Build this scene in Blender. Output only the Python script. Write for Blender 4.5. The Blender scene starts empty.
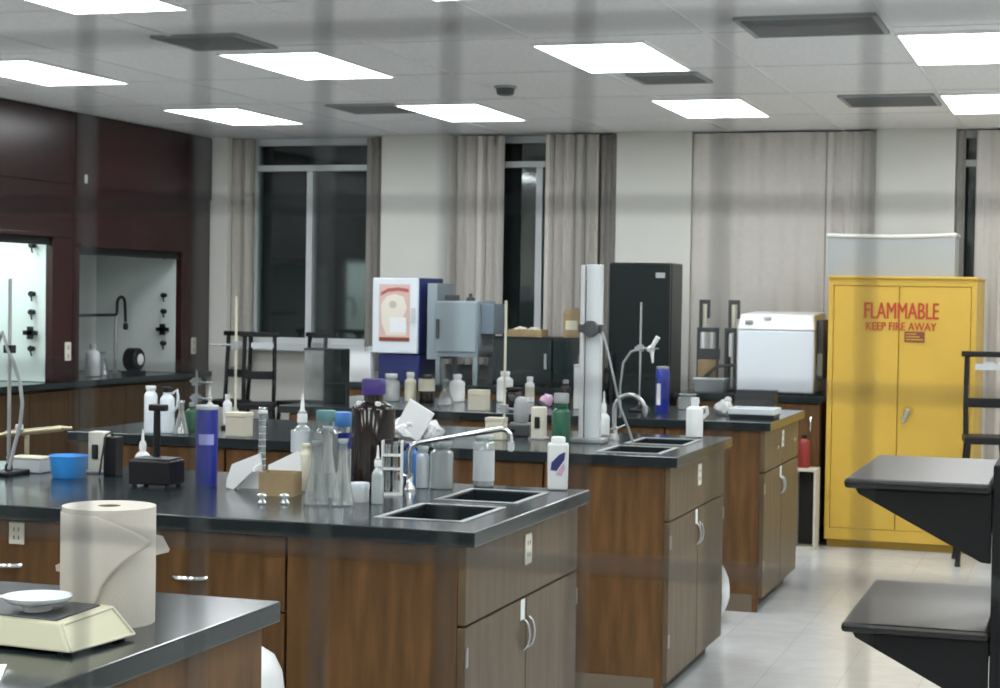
import bpy, bmesh, math, random
from mathutils import Vector, Matrix
random.seed(7)
S = bpy.context.scene
COL = S.collection
PI = math.pi

# ------------------------------------------------------------------ materials
MATS = {}
def mat(name, col, rough=.5, metal=0., spec=.5, noise=None, bump=None, coat=0., emit=None, trans=0.):
    """Principled; noise=(scale, amount, (sx,sy,sz)) varies the colour, bump=(scale, strength)"""
    m = bpy.data.materials.new(name); m.use_nodes = True
    nt = m.node_tree; b = nt.nodes['Principled BSDF']
    b.inputs['Base Color'].default_value = (*col, 1)
    b.inputs['Roughness'].default_value = rough
    b.inputs['Metallic'].default_value = metal
    b.inputs['Specular IOR Level'].default_value = spec
    b.inputs['Coat Weight'].default_value = coat
    b.inputs['Coat Roughness'].default_value = .12
    if emit:
        b.inputs['Emission Color'].default_value = (*emit[0], 1)
        b.inputs['Emission Strength'].default_value = emit[1]
    if noise or bump:
        tc = nt.nodes.new('ShaderNodeTexCoord')
        mp = nt.nodes.new('ShaderNodeMapping')
        nt.links.new(tc.outputs['Object'], mp.inputs['Vector'])
    if noise:
        mp.inputs['Scale'].default_value = noise[2] if len(noise) > 2 else (1, 1, 1)
        n = nt.nodes.new('ShaderNodeTexNoise'); n.inputs['Scale'].default_value = noise[0]
        n.inputs['Detail'].default_value = 5
        nt.links.new(mp.outputs['Vector'], n.inputs['Vector'])
        r = nt.nodes.new('ShaderNodeValToRGB')
        a = noise[1]
        r.color_ramp.elements[0].position = .3; r.color_ramp.elements[1].position = .7
        r.color_ramp.elements[0].color = (*[max(0, c*(1-a)) for c in col], 1)
        r.color_ramp.elements[1].color = (*[min(1, c*(1+a)) for c in col], 1)
        nt.links.new(n.outputs['Fac'], r.inputs['Fac'])
        nt.links.new(r.outputs['Color'], b.inputs['Base Color'])
    if bump:
        n2 = nt.nodes.new('ShaderNodeTexNoise'); n2.inputs['Scale'].default_value = bump[0]
        nt.links.new(tc.outputs['Object'], n2.inputs['Vector'])
        bp = nt.nodes.new('ShaderNodeBump'); bp.inputs['Strength'].default_value = bump[1]
        bp.inputs['Distance'].default_value = .01
        nt.links.new(n2.outputs['Fac'], bp.inputs['Height'])
        nt.links.new(bp.outputs['Normal'], b.inputs['Normal'])
    MATS[name] = m
    return m

def glassy(name, tint, body, gloss=.12, edge=.45):
    """clear ware: see-through face on, paler and shinier towards grazing"""
    m = bpy.data.materials.new(name); m.use_nodes = True
    nt = m.node_tree; nt.nodes.clear()
    out = nt.nodes.new('ShaderNodeOutputMaterial')
    tr = nt.nodes.new('ShaderNodeBsdfTransparent'); tr.inputs['Color'].default_value = (*tint, 1)
    gl = nt.nodes.new('ShaderNodeBsdfGlossy'); gl.inputs['Roughness'].default_value = .06
    df = nt.nodes.new('ShaderNodeBsdfTranslucent'); df.inputs['Color'].default_value = (.75, .8, .8, 1)
    d2 = nt.nodes.new('ShaderNodeBsdfDiffuse'); d2.inputs['Color'].default_value = (.75, .8, .8, 1)
    md = nt.nodes.new('ShaderNodeMixShader'); md.inputs[0].default_value = .5
    nt.links.new(df.outputs[0], md.inputs[1]); nt.links.new(d2.outputs[0], md.inputs[2])
    m1 = nt.nodes.new('ShaderNodeMixShader'); m1.inputs[0].default_value = body
    nt.links.new(tr.outputs[0], m1.inputs[1]); nt.links.new(md.outputs[0], m1.inputs[2])
    lw = nt.nodes.new('ShaderNodeLayerWeight'); lw.inputs['Blend'].default_value = edge
    mr = nt.nodes.new('ShaderNodeMapRange'); mr.inputs['To Min'].default_value = gloss; mr.inputs['To Max'].default_value = .75
    nt.links.new(lw.outputs['Facing'], mr.inputs['Value'])
    m2 = nt.nodes.new('ShaderNodeMixShader')
    nt.links.new(mr.outputs[0], m2.inputs[0]); nt.links.new(m1.outputs[0], m2.inputs[1]); nt.links.new(gl.outputs[0], m2.inputs[2])
    nt.links.new(m2.outputs[0], out.inputs['Surface'])
    MATS[name] = m
    return m

def tile_floor(name):
    m = bpy.data.materials.new(name); m.use_nodes = True
    nt = m.node_tree; b = nt.nodes['Principled BSDF']
    tc = nt.nodes.new('ShaderNodeTexCoord')
    br = nt.nodes.new('ShaderNodeTexBrick')
    br.offset = 0; br.inputs['Scale'].default_value = 1
    br.inputs['Brick Width'].default_value = .305; br.inputs['Row Height'].default_value = .305
    br.inputs['Mortar Size'].default_value = .0018
    br.inputs['Color1'].default_value = (.63, .645, .645, 1)
    br.inputs['Color2'].default_value = (.68, .695, .695, 1)
    br.inputs['Mortar'].default_value = (.52, .53, .53, 1)
    nt.links.new(tc.outputs['Object'], br.inputs['Vector'])
    n = nt.nodes.new('ShaderNodeTexNoise'); n.inputs['Scale'].default_value = 9; n.inputs['Detail'].default_value = 6
    nt.links.new(tc.outputs['Object'], n.inputs['Vector'])
    mx = nt.nodes.new('ShaderNodeMix'); mx.data_type = 'RGBA'; mx.blend_type = 'MULTIPLY'
    mx.inputs['Factor'].default_value = .25
    nt.links.new(br.outputs['Color'], mx.inputs['A']); nt.links.new(n.outputs['Color'], mx.inputs['B'])
    nt.links.new(br.outputs['Color'], mx.inputs[6]); nt.links.new(n.outputs['Fac'], mx.inputs[7])
    nt.links.new(mx.outputs[2], b.inputs['Base Color'])
    b.inputs['Roughness'].default_value = .22
    MATS[name] = m
    return m

tile_floor('floor_tile')
mat('ceiling_tile', (.87, .87, .87), .9, bump=(60, .25), noise=(40, .06))
mat('tee_bar', (.83, .83, .83), .8)
mat('wall_paint', (.74, .74, .69), .75, noise=(2, .03))
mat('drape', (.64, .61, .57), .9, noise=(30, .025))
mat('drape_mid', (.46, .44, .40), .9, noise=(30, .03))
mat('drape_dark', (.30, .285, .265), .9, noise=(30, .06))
mat('epoxy', (.017, .024, .027), .16, spec=.42, noise=(25, .12))
mat('epoxy_basin', (.012, .015, .017), .3)
mat('oak', (.130, .066, .025), .45, noise=(5, .35, (5, 5, .6)), spec=.25)
mat('oak_shaded', (.06, .034, .016), .45, noise=(5, .3, (5, 5, .6)), spec=.3)  # oak again, with the shade under the hoods put into its colour
mat('oak_end_glare', (.118, .082, .047), .42, noise=(5, .25, (5, 5, .6)), spec=.3)  # same oak on the bench ends, glare greyed into its colour
mat('vinyl_base', (.16, .125, .085), .5)
mat('shelf_black', (.017, .015, .0145), .3, spec=.4)
mat('kick', (.02, .018, .016), .6)
mat('maroon', (.031, .0095, .010), .26, noise=(1.2, .25), spec=.4)
mat('liner', (.62, .68, .66), .4)
mat('black_metal', (.009, .0095, .0105), .4, spec=.35)
mat('black_plastic', (.009, .0095, .011), .45, spec=.3)
mat('matte_black', (.011, .011, .012), .7, spec=.25)
mat('black_rubber', (.02, .02, .02), .7)
mat('dark_glass', (.02, .03, .03), .08)
mat('chrome', (.75, .77, .78), .16, metal=1)
mat('steel', (.5, .51, .52), .35, metal=1)
mat('brass', (.55, .48, .33), .35, metal=.8)
mat('white_plastic', (.78, .80, .80), .35)
mat('white_enamel', (.74, .80, .86), .28)
mat('white_paper', (.84, .86, .87), .85)
mat('towel_paper', (.60, .56, .50), .95, bump=(220, .08))
mat('cream', (.66, .63, .50), .45)
mat('cream_balance', (.62, .60, .42), .4)
mat('beige_card', (.56, .53, .44), .8)
mat('cardboard', (.33, .24, .13), .85, noise=(12, .15))
mat('yellow', (.66, .42, .06), .45, noise=(3, .05))
mat('yellow_edge', (.55, .36, .05), .45)
mat('red_ink', (.50, .06, .02), .6)
mat('maroon_ink', (.25, .06, .03), .6)
mat('blue_tub', (.05, .33, .85), .35)
mat('blue_can', (.022, .035, .30), .3)
mat('blue_panel', (.018, .03, .16), .4)
mat('blue_label', (.08, .26, .66), .5)
mat('lilac_label', (.35, .36, .72), .6)
mat('purple_cap', (.06, .03, .22), .45)
mat('amber', (.012, .007, .006), .1)
mat('green_glass', (.015, .10, .055), .15)
mat('grey_blue', (.30, .365, .405), .4)
mat('grey_blue_dark', (.16, .21, .26), .45)
mat('teal_bit', (.12, .30, .32), .4)
mat('grey_plastic', (.33, .35, .36), .45)
mat('grey_light', (.60, .64, .66), .4)
mat('dark_grey', (.06, .065, .07), .45)
mat('frame_white', (.76, .80, .82), .4)
mat('fridge_black', (.009, .014, .015), .3, spec=.25)
mat('pink', (.62, .42, .58), .6)
mat('poster_red', (.50, .13, .11), .6)
mat('poster_pink', (.70, .50, .46), .6)
mat('poster_cream', (.80, .74, .66), .6)
mat('navy', (.03, .03, .14), .5)
mat('red_plastic', (.27, .03, .024), .4)
mat('acrylic', (.36, .39, .41), .35)
mat('wire', (.35, .38, .38), .5)
mat('night_dark', (.05, .052, .055), .7)  # for the dark sheets standing in for night behind the windows
mat('vent_dark', (.30, .30, .305), .8)
mat('lamp', (.9, .9, .9), .5, emit=((.94, .98, 1.), 11))
mat('hood_lamp', (.9, .9, .9), .5, emit=((.86, 1., .97), 14.))
mat('outlet', (.66, .64, .54), .5)
glassy('glass', (.93, .97, .97), .2)
glassy('frosted', (.86, .95, .95), .55)
glassy('window_glass', (.80, .86, .86), .0, gloss=.09, edge=.2)
M = MATS

# ------------------------------------------------------------------ mesh builder
class MB:
    def __init__(s): s.bm = bmesh.new()
    def box(s, x0, x1, y0, y1, z0, z1, rot=None, piv=None):
        v = [s.bm.verts.new((x, y, z)) for z in (z0, z1) for y in (y0, y1) for x in (x0, x1)]
        for f in ((0,2,3,1),(4,5,7,6),(0,1,5,4),(2,6,7,3),(0,4,6,2),(1,3,7,5)):
            s.bm.faces.new([v[i] for i in f])
        if rot: s._rot(v, rot, piv)
        return s
    def _rot(s, v, rot, piv):
        p = Vector(piv or (0, 0, 0)); R = Matrix.Rotation(rot[0], 3, rot[1])
        for q in v: q.co = R @ (q.co - p) + p
    def lathe(s, prof, c=(0, 0, 0), seg=24, close=True, axis='Z'):
        """prof = [(r, z)...] bottom to top"""
        rings = []
        for r, z in prof:
            if r < 1e-5:
                rings.append([s.bm.verts.new((0, 0, z))])
            else:
                rings.append([s.bm.verts.new((r*math.cos(2*PI*i/seg), r*math.sin(2*PI*i/seg), z)) for i in range(seg)])
        for a, b in zip(rings, rings[1:]):
            for i in range(seg):
                j = (i+1) % seg
                if len(a) == 1 and len(b) == 1: continue
                if len(a) == 1: s.bm.faces.new((a[0], b[j], b[i]))
                elif len(b) == 1: s.bm.faces.new((a[i], a[j], b[0]))
                else: s.bm.faces.new((a[i], a[j], b[j], b[i]))
        if close:
            if len(rings[0]) > 1: s.bm.faces.new(rings[0][::-1])
            if len(rings[-1]) > 1: s.bm.faces.new(rings[-1])
        R = {'Z': Matrix.Identity(3), 'X': Matrix.Rotation(PI/2, 3, 'Y'), 'Y': Matrix.Rotation(-PI/2, 3, 'X')}[axis] if isinstance(axis, str) else axis
        for ring in rings:
            for v in ring: v.co = R @ v.co + Vector(c)
        return s
    def cyl(s, p, q, r, r2=None, seg=12):
        p, q = Vector(p), Vector(q); d = q - p
        R = d.to_track_quat('Z', 'Y').to_matrix()
        return s.lathe([(r, 0), (r if r2 is None else r2, d.length)], p, seg, True, R)
    def tube(s, pts, r, seg=8):
        pts = [Vector(p) for p in pts]; rings = []
        for i, p in enumerate(pts):
            d = (pts[min(i+1, len(pts)-1)] - pts[max(i-1, 0)]).normalized()
            R = d.to_track_quat('Z', 'Y').to_matrix()
            if rings:
                ref = (rings[-1][0].co - pts[i-1]); ref = (ref - d*ref.dot(d)).normalized(); o = d.cross(ref)
            else: ref, o = R @ Vector((1, 0, 0)), R @ Vector((0, 1, 0))
            rings.append([s.bm.verts.new(p + r*(math.cos(2*PI*k/seg)*ref + math.sin(2*PI*k/seg)*o)) for k in range(seg)])
        for a, b in zip(rings, rings[1:]):
            for i in range(seg):
                j = (i+1) % seg; s.bm.faces.new((a[i], a[j], b[j], b[i]))
        s.bm.faces.new(rings[0][::-1]); s.bm.faces.new(rings[-1])
        return s
    def prism(s, poly, a, b, axis='Y'):
        """poly in the two other axes (in xyz order), extruded from a to b along axis"""
        def P(u, v, w):
            return {'X': (w, u, v), 'Y': (u, w, v), 'Z': (u, v, w)}[axis]
        A = [s.bm.verts.new(P(u, v, a)) for u, v in poly]; B = [s.bm.verts.new(P(u, v, b)) for u, v in poly]
        n = len(poly)
        s.bm.faces.new(A); s.bm.faces.new(B[::-1])
        for i in range(n):
            j = (i+1) % n; s.bm.faces.new((A[i], B[i], B[j], A[j]))
        return s
    def slab(s, xs, ys, holes, z0, z1):
        """a plate on a grid of breaks, the (i, j) cells in holes left open"""
        V = {}
        def v(i, j, k):
            if (i, j, k) not in V: V[i, j, k] = s.bm.verts.new((xs[i], ys[j], (z0, z1)[k]))
            return V[i, j, k]
        solid = lambda i, j: 0 <= i < len(xs)-1 and 0 <= j < len(ys)-1 and (i, j) not in holes
        for i in range(len(xs)-1):
            for j in range(len(ys)-1):
                if not solid(i, j): continue
                s.bm.faces.new((v(i,j,1), v(i+1,j,1), v(i+1,j+1,1), v(i,j+1,1)))
                s.bm.faces.new((v(i,j,0), v(i,j+1,0), v(i+1,j+1,0), v(i+1,j,0)))
                for di, dj, a, b in ((-1,0,(i,j+1),(i,j)), (1,0,(i+1,j),(i+1,j+1)), (0,-1,(i,j),(i+1,j)), (0,1,(i+1,j+1),(i,j+1))):
                    if not solid(i+di, j+dj):
                        s.bm.faces.new((v(*a,0), v(*b,0), v(*b,1), v(*a,1)))
        return s
    def build(s, name, m, parent=None, smooth=None, bevel=None, loc=None):
        me = bpy.data.meshes.new(name)
        bmesh.ops.recalc_face_normals(s.bm, faces=s.bm.faces)
        if smooth is not None:
            for f in s.bm.faces: f.smooth = True
            for e in s.bm.edges:
                if len(e.link_faces) == 2 and e.calc_face_angle(0) > smooth: e.smooth = False
        s.bm.to_mesh(me); s.bm.free()
        me.materials.append(M[m] if isinstance(m, str) else m)
        o = bpy.data.objects.new(name, me); COL.objects.link(o)
        if parent is not None: o.parent = parent
        if loc: o.location = loc
        if bevel:
            b = o.modifiers.new('bevel', 'BEVEL'); b.width = bevel; b.segments = 2; b.limit_method = 'ANGLE'
        return o
SM = math.radians(40)

def tag(o, label=None, cat=None, group=None, kind=None):
    for k, v in (('label', label), ('category', cat), ('group', group), ('kind', kind)):
        if v: o[k] = v
    return o
def thing(name, loc, label, cat, rz=0, group=None):
    o = bpy.data.objects.new(name, None); COL.objects.link(o)
    o.empty_display_size = .05
    o.location = loc; o.rotation_euler = (0, 0, rz)
    return tag(o, label, cat, group)
def copy_tree(o, loc, rz=None, label=None, group=None):
    r = o.copy(); COL.objects.link(r); r.location = loc
    if rz is not None: r.rotation_euler = (0, 0, rz)
    if label: r['label'] = label
    if group: r['group'] = group
    for c in list(o.children):
        k = c.copy(); COL.objects.link(k); k.parent = r
        for g in list(c.children):
            d = g.copy(); COL.objects.link(d); d.parent = k
    return r
def struct(o): o['kind'] = 'structure'; return o
def arc(c, r, a0, a1, n, plane='XZ'):
    out = []
    for i in range(n+1):
        a = a0 + (a1-a0)*i/n
        u, v = r*math.cos(a), r*math.sin(a)
        out.append((c[0]+u, c[1], c[2]+v) if plane == 'XZ' else (c[0], c[1]+u, c[2]+v))
    return out

# ------------------------------------------------------------------ room shell
HC = 2.647; YW = 12.2; XL = -6.22; HB = .92
XR = 2.2; YF = .125
struct(MB().box(-7.3, XR, -.1, 12.7, -.1, 0).build('floor', 'floor_tile'))
struct(MB().box(-7.3, XR, -.1, 12.7, HC, HC+.1).build('ceiling', 'ceiling_tile'))
struct(MB().box(-7.3, -7.1, -.1, 12.7, 0, HC).build('wall_left', 'wall_paint'))
struct(MB().box(XR, XR+.15, -.1, 12.7, 0, HC).build('wall_right', 'wall_paint'))
# front wall, with the opening the room is seen through
fw = MB()
fw.box(-7.1, -1.15, YF, YF+.06, 0, HC); fw.box(.95, XR, YF, YF+.06, 0, HC)
fw.box(-1.15, .95, YF, YF+.06, 0, .95); fw.box(-1.15, .95, YF, YF+.06, 2.08, HC)
struct(fw.build('wall_front', 'wall_paint'))
# back wall: pilasters forward of the window bays
YB = YW + .14
WIN = [(-5.97, -4.94, 1.13), (-4.12, -3.42, 1.16), (-.98, .10, 1.13)]
bw = MB()
xs = [-7.3, WIN[0][0], WIN[0][1], WIN[1][0], WIN[1][1], WIN[2][0], WIN[2][1], XR]
for i in range(0, 7, 2): bw.box(xs[i], xs[i+1], YB, YB+.2, 0, HC)
for (a, b, z) in WIN: bw.box(a, b, YB, YB+.2, 0, z)
for a, b in ((-4.87, -4.36), (-3.13, -2.605), (-1.37, -.86), (-6.4, -6.09)): bw.box(a, b, YW-.02, YB, 0, HC)
struct(bw.build('wall_back', 'wall_paint'))
bb = MB()
for a, b, y in ((-6.2, -4.87, YB), (-4.87, -4.36, YW-.02), (-1.37, -.86, YW-.02), (-.86, XR, YB)): bb.box(a, b, y-.012, y, 0, .1)
struct(bb.build('baseboard_back', 'kick'))
# suspended ceiling bars
tb = MB()
gx = [-.815 - .778*k for k in range(8)] + [-.815+.778*k for k in range(1, 4)]
for x in gx: tb.box(x-.009, x+.009, .2, YW, HC-.006, HC)
y = 10.244 - 1.1585*9
for k in range(12):
    yy = 10.244 + .914 - 1.1585*(k-1)
    if .2 < yy < 12.15: tb.box(-7.0, XR, yy-.009, yy+.009, HC-.005, HC-.0005)
struct(tb.build('trim_1', 'tee_bar'))

# windows
def window(n, x0, x1, z0, bar, mull):
    w = thing('window_%d' % n, ((x0+x1)/2, YB, z0), None, None); struct(w)
    cx, z = (x0+x1)/2, z0
    f = MB(); L = lambda x: x-cx
    yy0, yy1 = .02, .10
    f.box(L(x0), L(x0)+.03, yy0, yy1, 0, HC-z); f.box(L(x1)-.03, L(x1), yy0, yy1, 0, HC-z)
    f.box(L(x0)+.03, L(x1)-.03, yy0, yy1, 0, .045); f.box(L(x0)+.03, L(x1)-.03, yy0, yy1, HC-z-.05, HC-z)
    f.box(L(x0)+.03, L(x1)-.03, yy0-.01, yy1, bar-z-.022, bar-z+.022)
    f.box(L(mull)-.025, L(mull)+.025, yy0-.01, yy1, .045, bar-z-.022)
    f.build('window_frame', 'frame_white', w, bevel=.004)
    g = MB(); g.box(L(x0)+.03, L(x1)-.03, .055, .061, .045, HC-z-.05)
    g.build('pane', 'window_glass', w)
    s = MB(); s.box(L(x0)-.02, L(x1)+.02, -.10, .02, -.05, -.002)
    s.build('window_sill', 'frame_white', w, bevel=.005)
    d = MB(); d.box(L(x0)+.03, L(x1)-.03, .14, .15, 0, HC-z)
    d.build('night_backdrop', 'night_dark', w)  # dark backdrop added behind the pane as the night outside
    return w
window(1, *WIN[0], 2.43, -5.505)
window(2, *WIN[1], 2.445, -3.735)
window(3, *WIN[2], 2.43, -.30)

# wired screen of the window the room is seen through
w4 = struct(thing('window_4', (-.1, .155, .95), None, None))
wm = MB()
r = .00025
X = -1.2377
while X < 1.24:
    X += .01245
    wm.box(X-r, X+r, -r, r, 0, 1.13)
Z = 0.0086
while Z < 1.12:
    wm.box(-1.05, 1.05, r, 3*r, Z-r, Z+r); Z += .0160
wm.build('wire_mesh', 'wire', w4)
wf = MB()
wf.box(-1.08, -1.05, -.02, .03, -.03, 1.16); wf.box(1.05, 1.08, -.02, .03, -.03, 1.16)
wf.box(-1.05, 1.05, -.02, .03, -.03, 0); wf.box(-1.05, 1.05, -.02, .03, 1.13, 1.16)
wf.build('window_frame', 'black_metal', w4)

# ------------------------------------------------------------------ ceiling fittings
LX = [-5.53, -3.975, -2.41, -.80, .76]; LY = [10.244, 7.926, 5.65, 3.33, 1.0]
troff = None
rown = ['row nearest the windows', 'second row from the windows', 'third row from the windows', 'fourth row from the windows', 'row by the entrance']
coln = ['closest to the fume hoods', 'second from the fume hoods', 'third from the fume hoods', 'fourth from the fume hoods', 'fifth from the fume hoods']
for j, y in enumerate(LY):
    for i, x in enumerate(LX):
        lab = 'ceiling light panel, %s, %s' % (rown[j], coln[i])
        if troff is None:
            troff = thing('ceiling_light', (x+.25, y+.457, HC), lab, 'ceiling light', group='ceiling light panels')
            f = MB(); 
            f.box(-.264, -.252, -.548, .468, -.014, 0); f.box(.252, .264, -.548, .468, -.014, 0)
            f.box(-.252, .252, -.548, -.535, -.014, 0); f.box(-.252, .252, .455, .468, -.014, 0)
            f.build('light_frame', 'tee_bar', troff)
            MB().box(-.252, .252, -.535, .455, -.012, -.002).build('diffuser', 'lamp', troff)
        else: copy_tree(troff, (x+.25, y+.457, HC), None, lab)
vent = None
for x0, x1, y0, y1, lab in ((-4.02, -3.60, 7.26, 7.70, 'dark ceiling vent beside the second light panel from the hoods'),
        (-4.42, -3.98, 10.12, 10.20+.4, 'dark ceiling vent between the two light panels near the curtained windows'),
        (-1.40, -.83, 7.28, 7.80, 'wide dark ceiling vent over the aisle beside a second row light panel'),
        (-1.36, -.84, 10.14, 10.70, 'dark ceiling vent above the yellow cabinet'),
        (-2.27, -1.90, 8.98, 9.38, 'small dark ceiling vent behind a light panel mid ceiling')):
    v = thing('ceiling_vent', ((x0+x1)/2, (y0+y1)/2, HC), lab, 'vent', group='ceiling vents')
    a, b = (x1-x0)/2, (y1-y0)/2
    f = MB(); f.box(-a, -a+.02, -b, b, -.014, 0); f.box(a-.02, a, -b, b, -.014, 0); f.box(-a+.02, a-.02, -b, -b+.02, -.014, 0); f.box(-a+.02, a-.02, b-.02, b, -.014, 0)
    f.build('vent_frame', 'grey_plastic', v)
    s = MB(); s.box(-a+.02, a-.02, -b+.02, b-.02, -.003, -.001)
    n = 9
    for k in range(n):
        yy = -b+.02 + (2*b-.04)*(k+.5)/n
        s.box(-a+.02, a-.02, yy-.004, yy+.004, -.014, -.003)
    s.build('grille', 'vent_dark', v)
d = thing('smoke_detector', (-3.05, 9.42, HC), 'small round grey smoke detector on the ceiling between light panels', 'smoke detector')
MB().lathe([(.062, -.012), (.062, 0)], seg=24).build('detector_base', 'grey_plastic', d, SM)
MB().lathe([(.03, -.05), (.045, -.045), (.052, -.012)], seg=24).build('detector_dome', 'dark_grey', d, SM)

# ------------------------------------------------------------------ drapes
def drape(x0, x1, y, z0, pleat, amp, m, label, th=.012):
    n = max(8, int((x1-x0)/pleat*10))
    F = []; B = []
    for i in range(n+1):
        t = i/n; x = x0 + (x1-x0)*t
        a = amp*(math.sin(2*PI*t*(x1-x0)/pleat) + .35*math.sin(2*PI*t*(x1-x0)/pleat*2.3+1))
        F.append((x, y-a)); B.append((x, y-a+th))
    mb = MB(); mb.prism(F + B[::-1], z0, HC-.012, 'Z')
    o = mb.build('curtain', m, None, math.radians(70))
    return tag(o, label, 'curtain', 'window curtains')
yd = YW - .03
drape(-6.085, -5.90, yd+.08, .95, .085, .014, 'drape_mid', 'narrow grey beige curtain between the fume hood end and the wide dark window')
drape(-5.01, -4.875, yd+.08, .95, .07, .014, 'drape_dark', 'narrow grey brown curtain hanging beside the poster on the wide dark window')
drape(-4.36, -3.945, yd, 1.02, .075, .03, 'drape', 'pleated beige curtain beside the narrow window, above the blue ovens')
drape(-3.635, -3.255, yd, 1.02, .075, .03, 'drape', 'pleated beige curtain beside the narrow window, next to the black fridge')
drape(-3.25, -3.135, yd+.05, 1.02, .05, .012, 'drape_dark', 'thin curtain fold darkened as shade between beige curtain and wall behind the black fridge')  # shadow side of the drape stack, shade put into the dark colour
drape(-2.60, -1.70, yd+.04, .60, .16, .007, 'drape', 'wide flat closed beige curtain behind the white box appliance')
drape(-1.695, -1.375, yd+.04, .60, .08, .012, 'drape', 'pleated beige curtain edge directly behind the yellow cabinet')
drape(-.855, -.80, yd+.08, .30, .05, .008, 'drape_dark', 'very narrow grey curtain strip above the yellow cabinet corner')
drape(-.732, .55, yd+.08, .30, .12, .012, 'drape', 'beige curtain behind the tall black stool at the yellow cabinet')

# ------------------------------------------------------------------ cabinets and worktops
XE = -1.447
def pull(mb, x, y, z, axis='Z', L=.09, out=(1, 0), r=.0045, d0=.026):
    """bow handle standing off a face; out = direction of the face (x, y)"""
    ox, oy = out
    n = 8; pts = []
    for i in range(n+1):
        t = i/n; d = d0*math.sin(PI*t)**.5
        a = (t-.5)*L
        if axis == 'Z': pts.append((x+ox*d, y+oy*d, z+a))
        else: pts.append((x+ox*d + (a if ox == 0 else 0), y+oy*d + (a if oy == 0 else 0), z))
    mb.tube(pts, r, 8)

def end_cabinet(y0, y1, x0, label, kind, m_side='oak', m_end='oak_end_glare', labels=True):
    """sink cabinet at a bench end: its doors face +x"""
    cx, cy = (x0+XE-.03)/2, (y0+y1)/2
    t = thing('sink_cabinet', (cx, cy, 0), label, 'cabinet', group='bench end cabinets')
    X0, X1 = x0-cx, XE-.03-cx; Y0, Y1 = y0+.025-cy, y1-.025-cy
    if kind == 'sink':
        m = MB(); zt_ = HB-.0405
        m.box(X0, X1-.0225, Y0, Y0+.018, .012, zt_); m.box(X0, X1-.0225, Y1-.018, Y1, .10, zt_)
        m.box(X0, X0+.018, Y0+.018, Y1-.018, .10, zt_); m.box(X0+.018, X1-.0225, Y0+.018, Y1-.018, .10, .118)
        m.build('body', m_side, t)
    else:
        MB().box(X0, X1-.0225, Y0, Y1, .07, HB-.0405).build('body', m_side, t, bevel=.003)
    MB().box(X0, X1-.055, Y0+.0185, Y1-.05, 0, .0695).build('toe_kick', 'kick', t)
    MB().box(X0, X1-.05, Y0-.004, Y0-.0005, 0, .085).build('base_strip', 'vinyl_base', t)
    MB().box(X0, X1-.0225, Y0, Y0+.018, 0, .0115 if kind == 'sink' else .0695).build('side_plinth', m_side, t)
    xf0, xf1 = X1-.022, X1
    zt = .672
    if kind == 'sink':
        MB().box(xf0, xf1, Y0, Y1, zt+.006, HB-.042).build('front_panel', m_end, t, bevel=.003)
    else:
        for a, b in ((Y0, -.003), (.003, Y1)):
            dr = MB().box(xf0, xf1, a, b, zt+.006, HB-.042).build('drawer', m_end, t, bevel=.003)
            k = MB().lathe([(.004, 0), (.004, .014), (.011, .018), (.011, .024), (.006, .027)], ((xf1), (a+b)/2, .785), 12, True, 'X').build('knob', 'brass', dr, SM)
    for a, b, hy in ((Y0, -.003, -.03), (.003, Y1, .03)):
        dd = MB().box(xf0, xf1, a, b, .07, zt).build('door', m_end, t, bevel=.003)
        h = MB(); pull(h, xf1, hy*.8, zt-.10, 'Z', .085, (1, 0), .004, .017); h.build('handle', 'steel', dd, SM)
        for z in (.2, zt-.1): MB().box(xf1-.002, xf1+.004, (a+.004) if hy < 0 else (b-.016), (a+.016) if hy < 0 else (b-.004), z, z+.05).build('hinge', 'steel', dd)
    if labels:
        ot = MB().box(xf1, xf1+.005, -.03, .03, .765, .85).build('outlet_plate', 'outlet', t, bevel=.002)
        sc = MB()
        for z in (.785, .818): 
            for yy in (-.01, .01): sc.box(xf1+.005, xf1+.0058, yy-.002, yy+.002, z, z+.012)
        sc.build('socket', 'dark_grey', ot)
        MB().box(xf1, xf1+.0015, -.055, -.02, .615, .672).build('door_label', 'white_paper', t)
    return t

def drawer_cabinet(x0, x1, y0, y1, label, rows, outlet=None, plain=False, front=-1):
    """bench cabinet whose drawers and doors face -y"""
    cx, cy = (x0+x1)/2, (y0+y1)/2
    t = thing('drawer_cabinet', (cx, cy, 0), label, 'cabinet', group='bench side cabinets')
    a = (x1-x0)/2-.002; Y0, Y1 = y0-cy+.025, y1-cy-.025
    MB().box(-a, a, Y0+.02, Y1, .10, HB-.0405).build('body', 'oak', t, bevel=.002)
    MB().box(-a, a, Y0+.07, Y1-.05, 0, .10).build('toe_kick', 'kick', t)
    z = HB-.045
    for h, w in rows:
        zz = z-h
        for k in range(w):
            u0 = -a + 2*a*k/w + .003; u1 = -a + 2*a*(k+1)/w - .003
            isdoor = h > .3
            p = MB().box(u0, u1, Y0, Y0+.02, zz+.005, z).build('door' if isdoor else 'drawer', 'oak', t, bevel=.003)
            hb = MB()
            pull(hb, (u0+u1)/2 if not isdoor else u1-.04, Y0, (zz+z)/2-.02 if not isdoor else z-.09, 'X' if not isdoor else 'Z', .10, (0, -1), .0065)
            hb.build('handle', 'chrome', p, SM)
        z = zz
    if outlet:
        ot = MB().box(outlet[0]-cx-.024, outlet[0]-cx+.024, Y0-.006, Y0-.0005, outlet[1]-.03, outlet[1]+.03).build('outlet_plate', 'outlet', t, bevel=.002)
        sc = MB()
        for dz in (-.016, .006):
            for dx in (-.007, .007): sc.box(outlet[0]-cx+dx-.0018, outlet[0]-cx+dx+.0018, Y0-.0068, Y0-.006, outlet[1]+dz, outlet[1]+dz+.01)
        sc.build('socket', 'dark_grey', ot)
    return t

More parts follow.
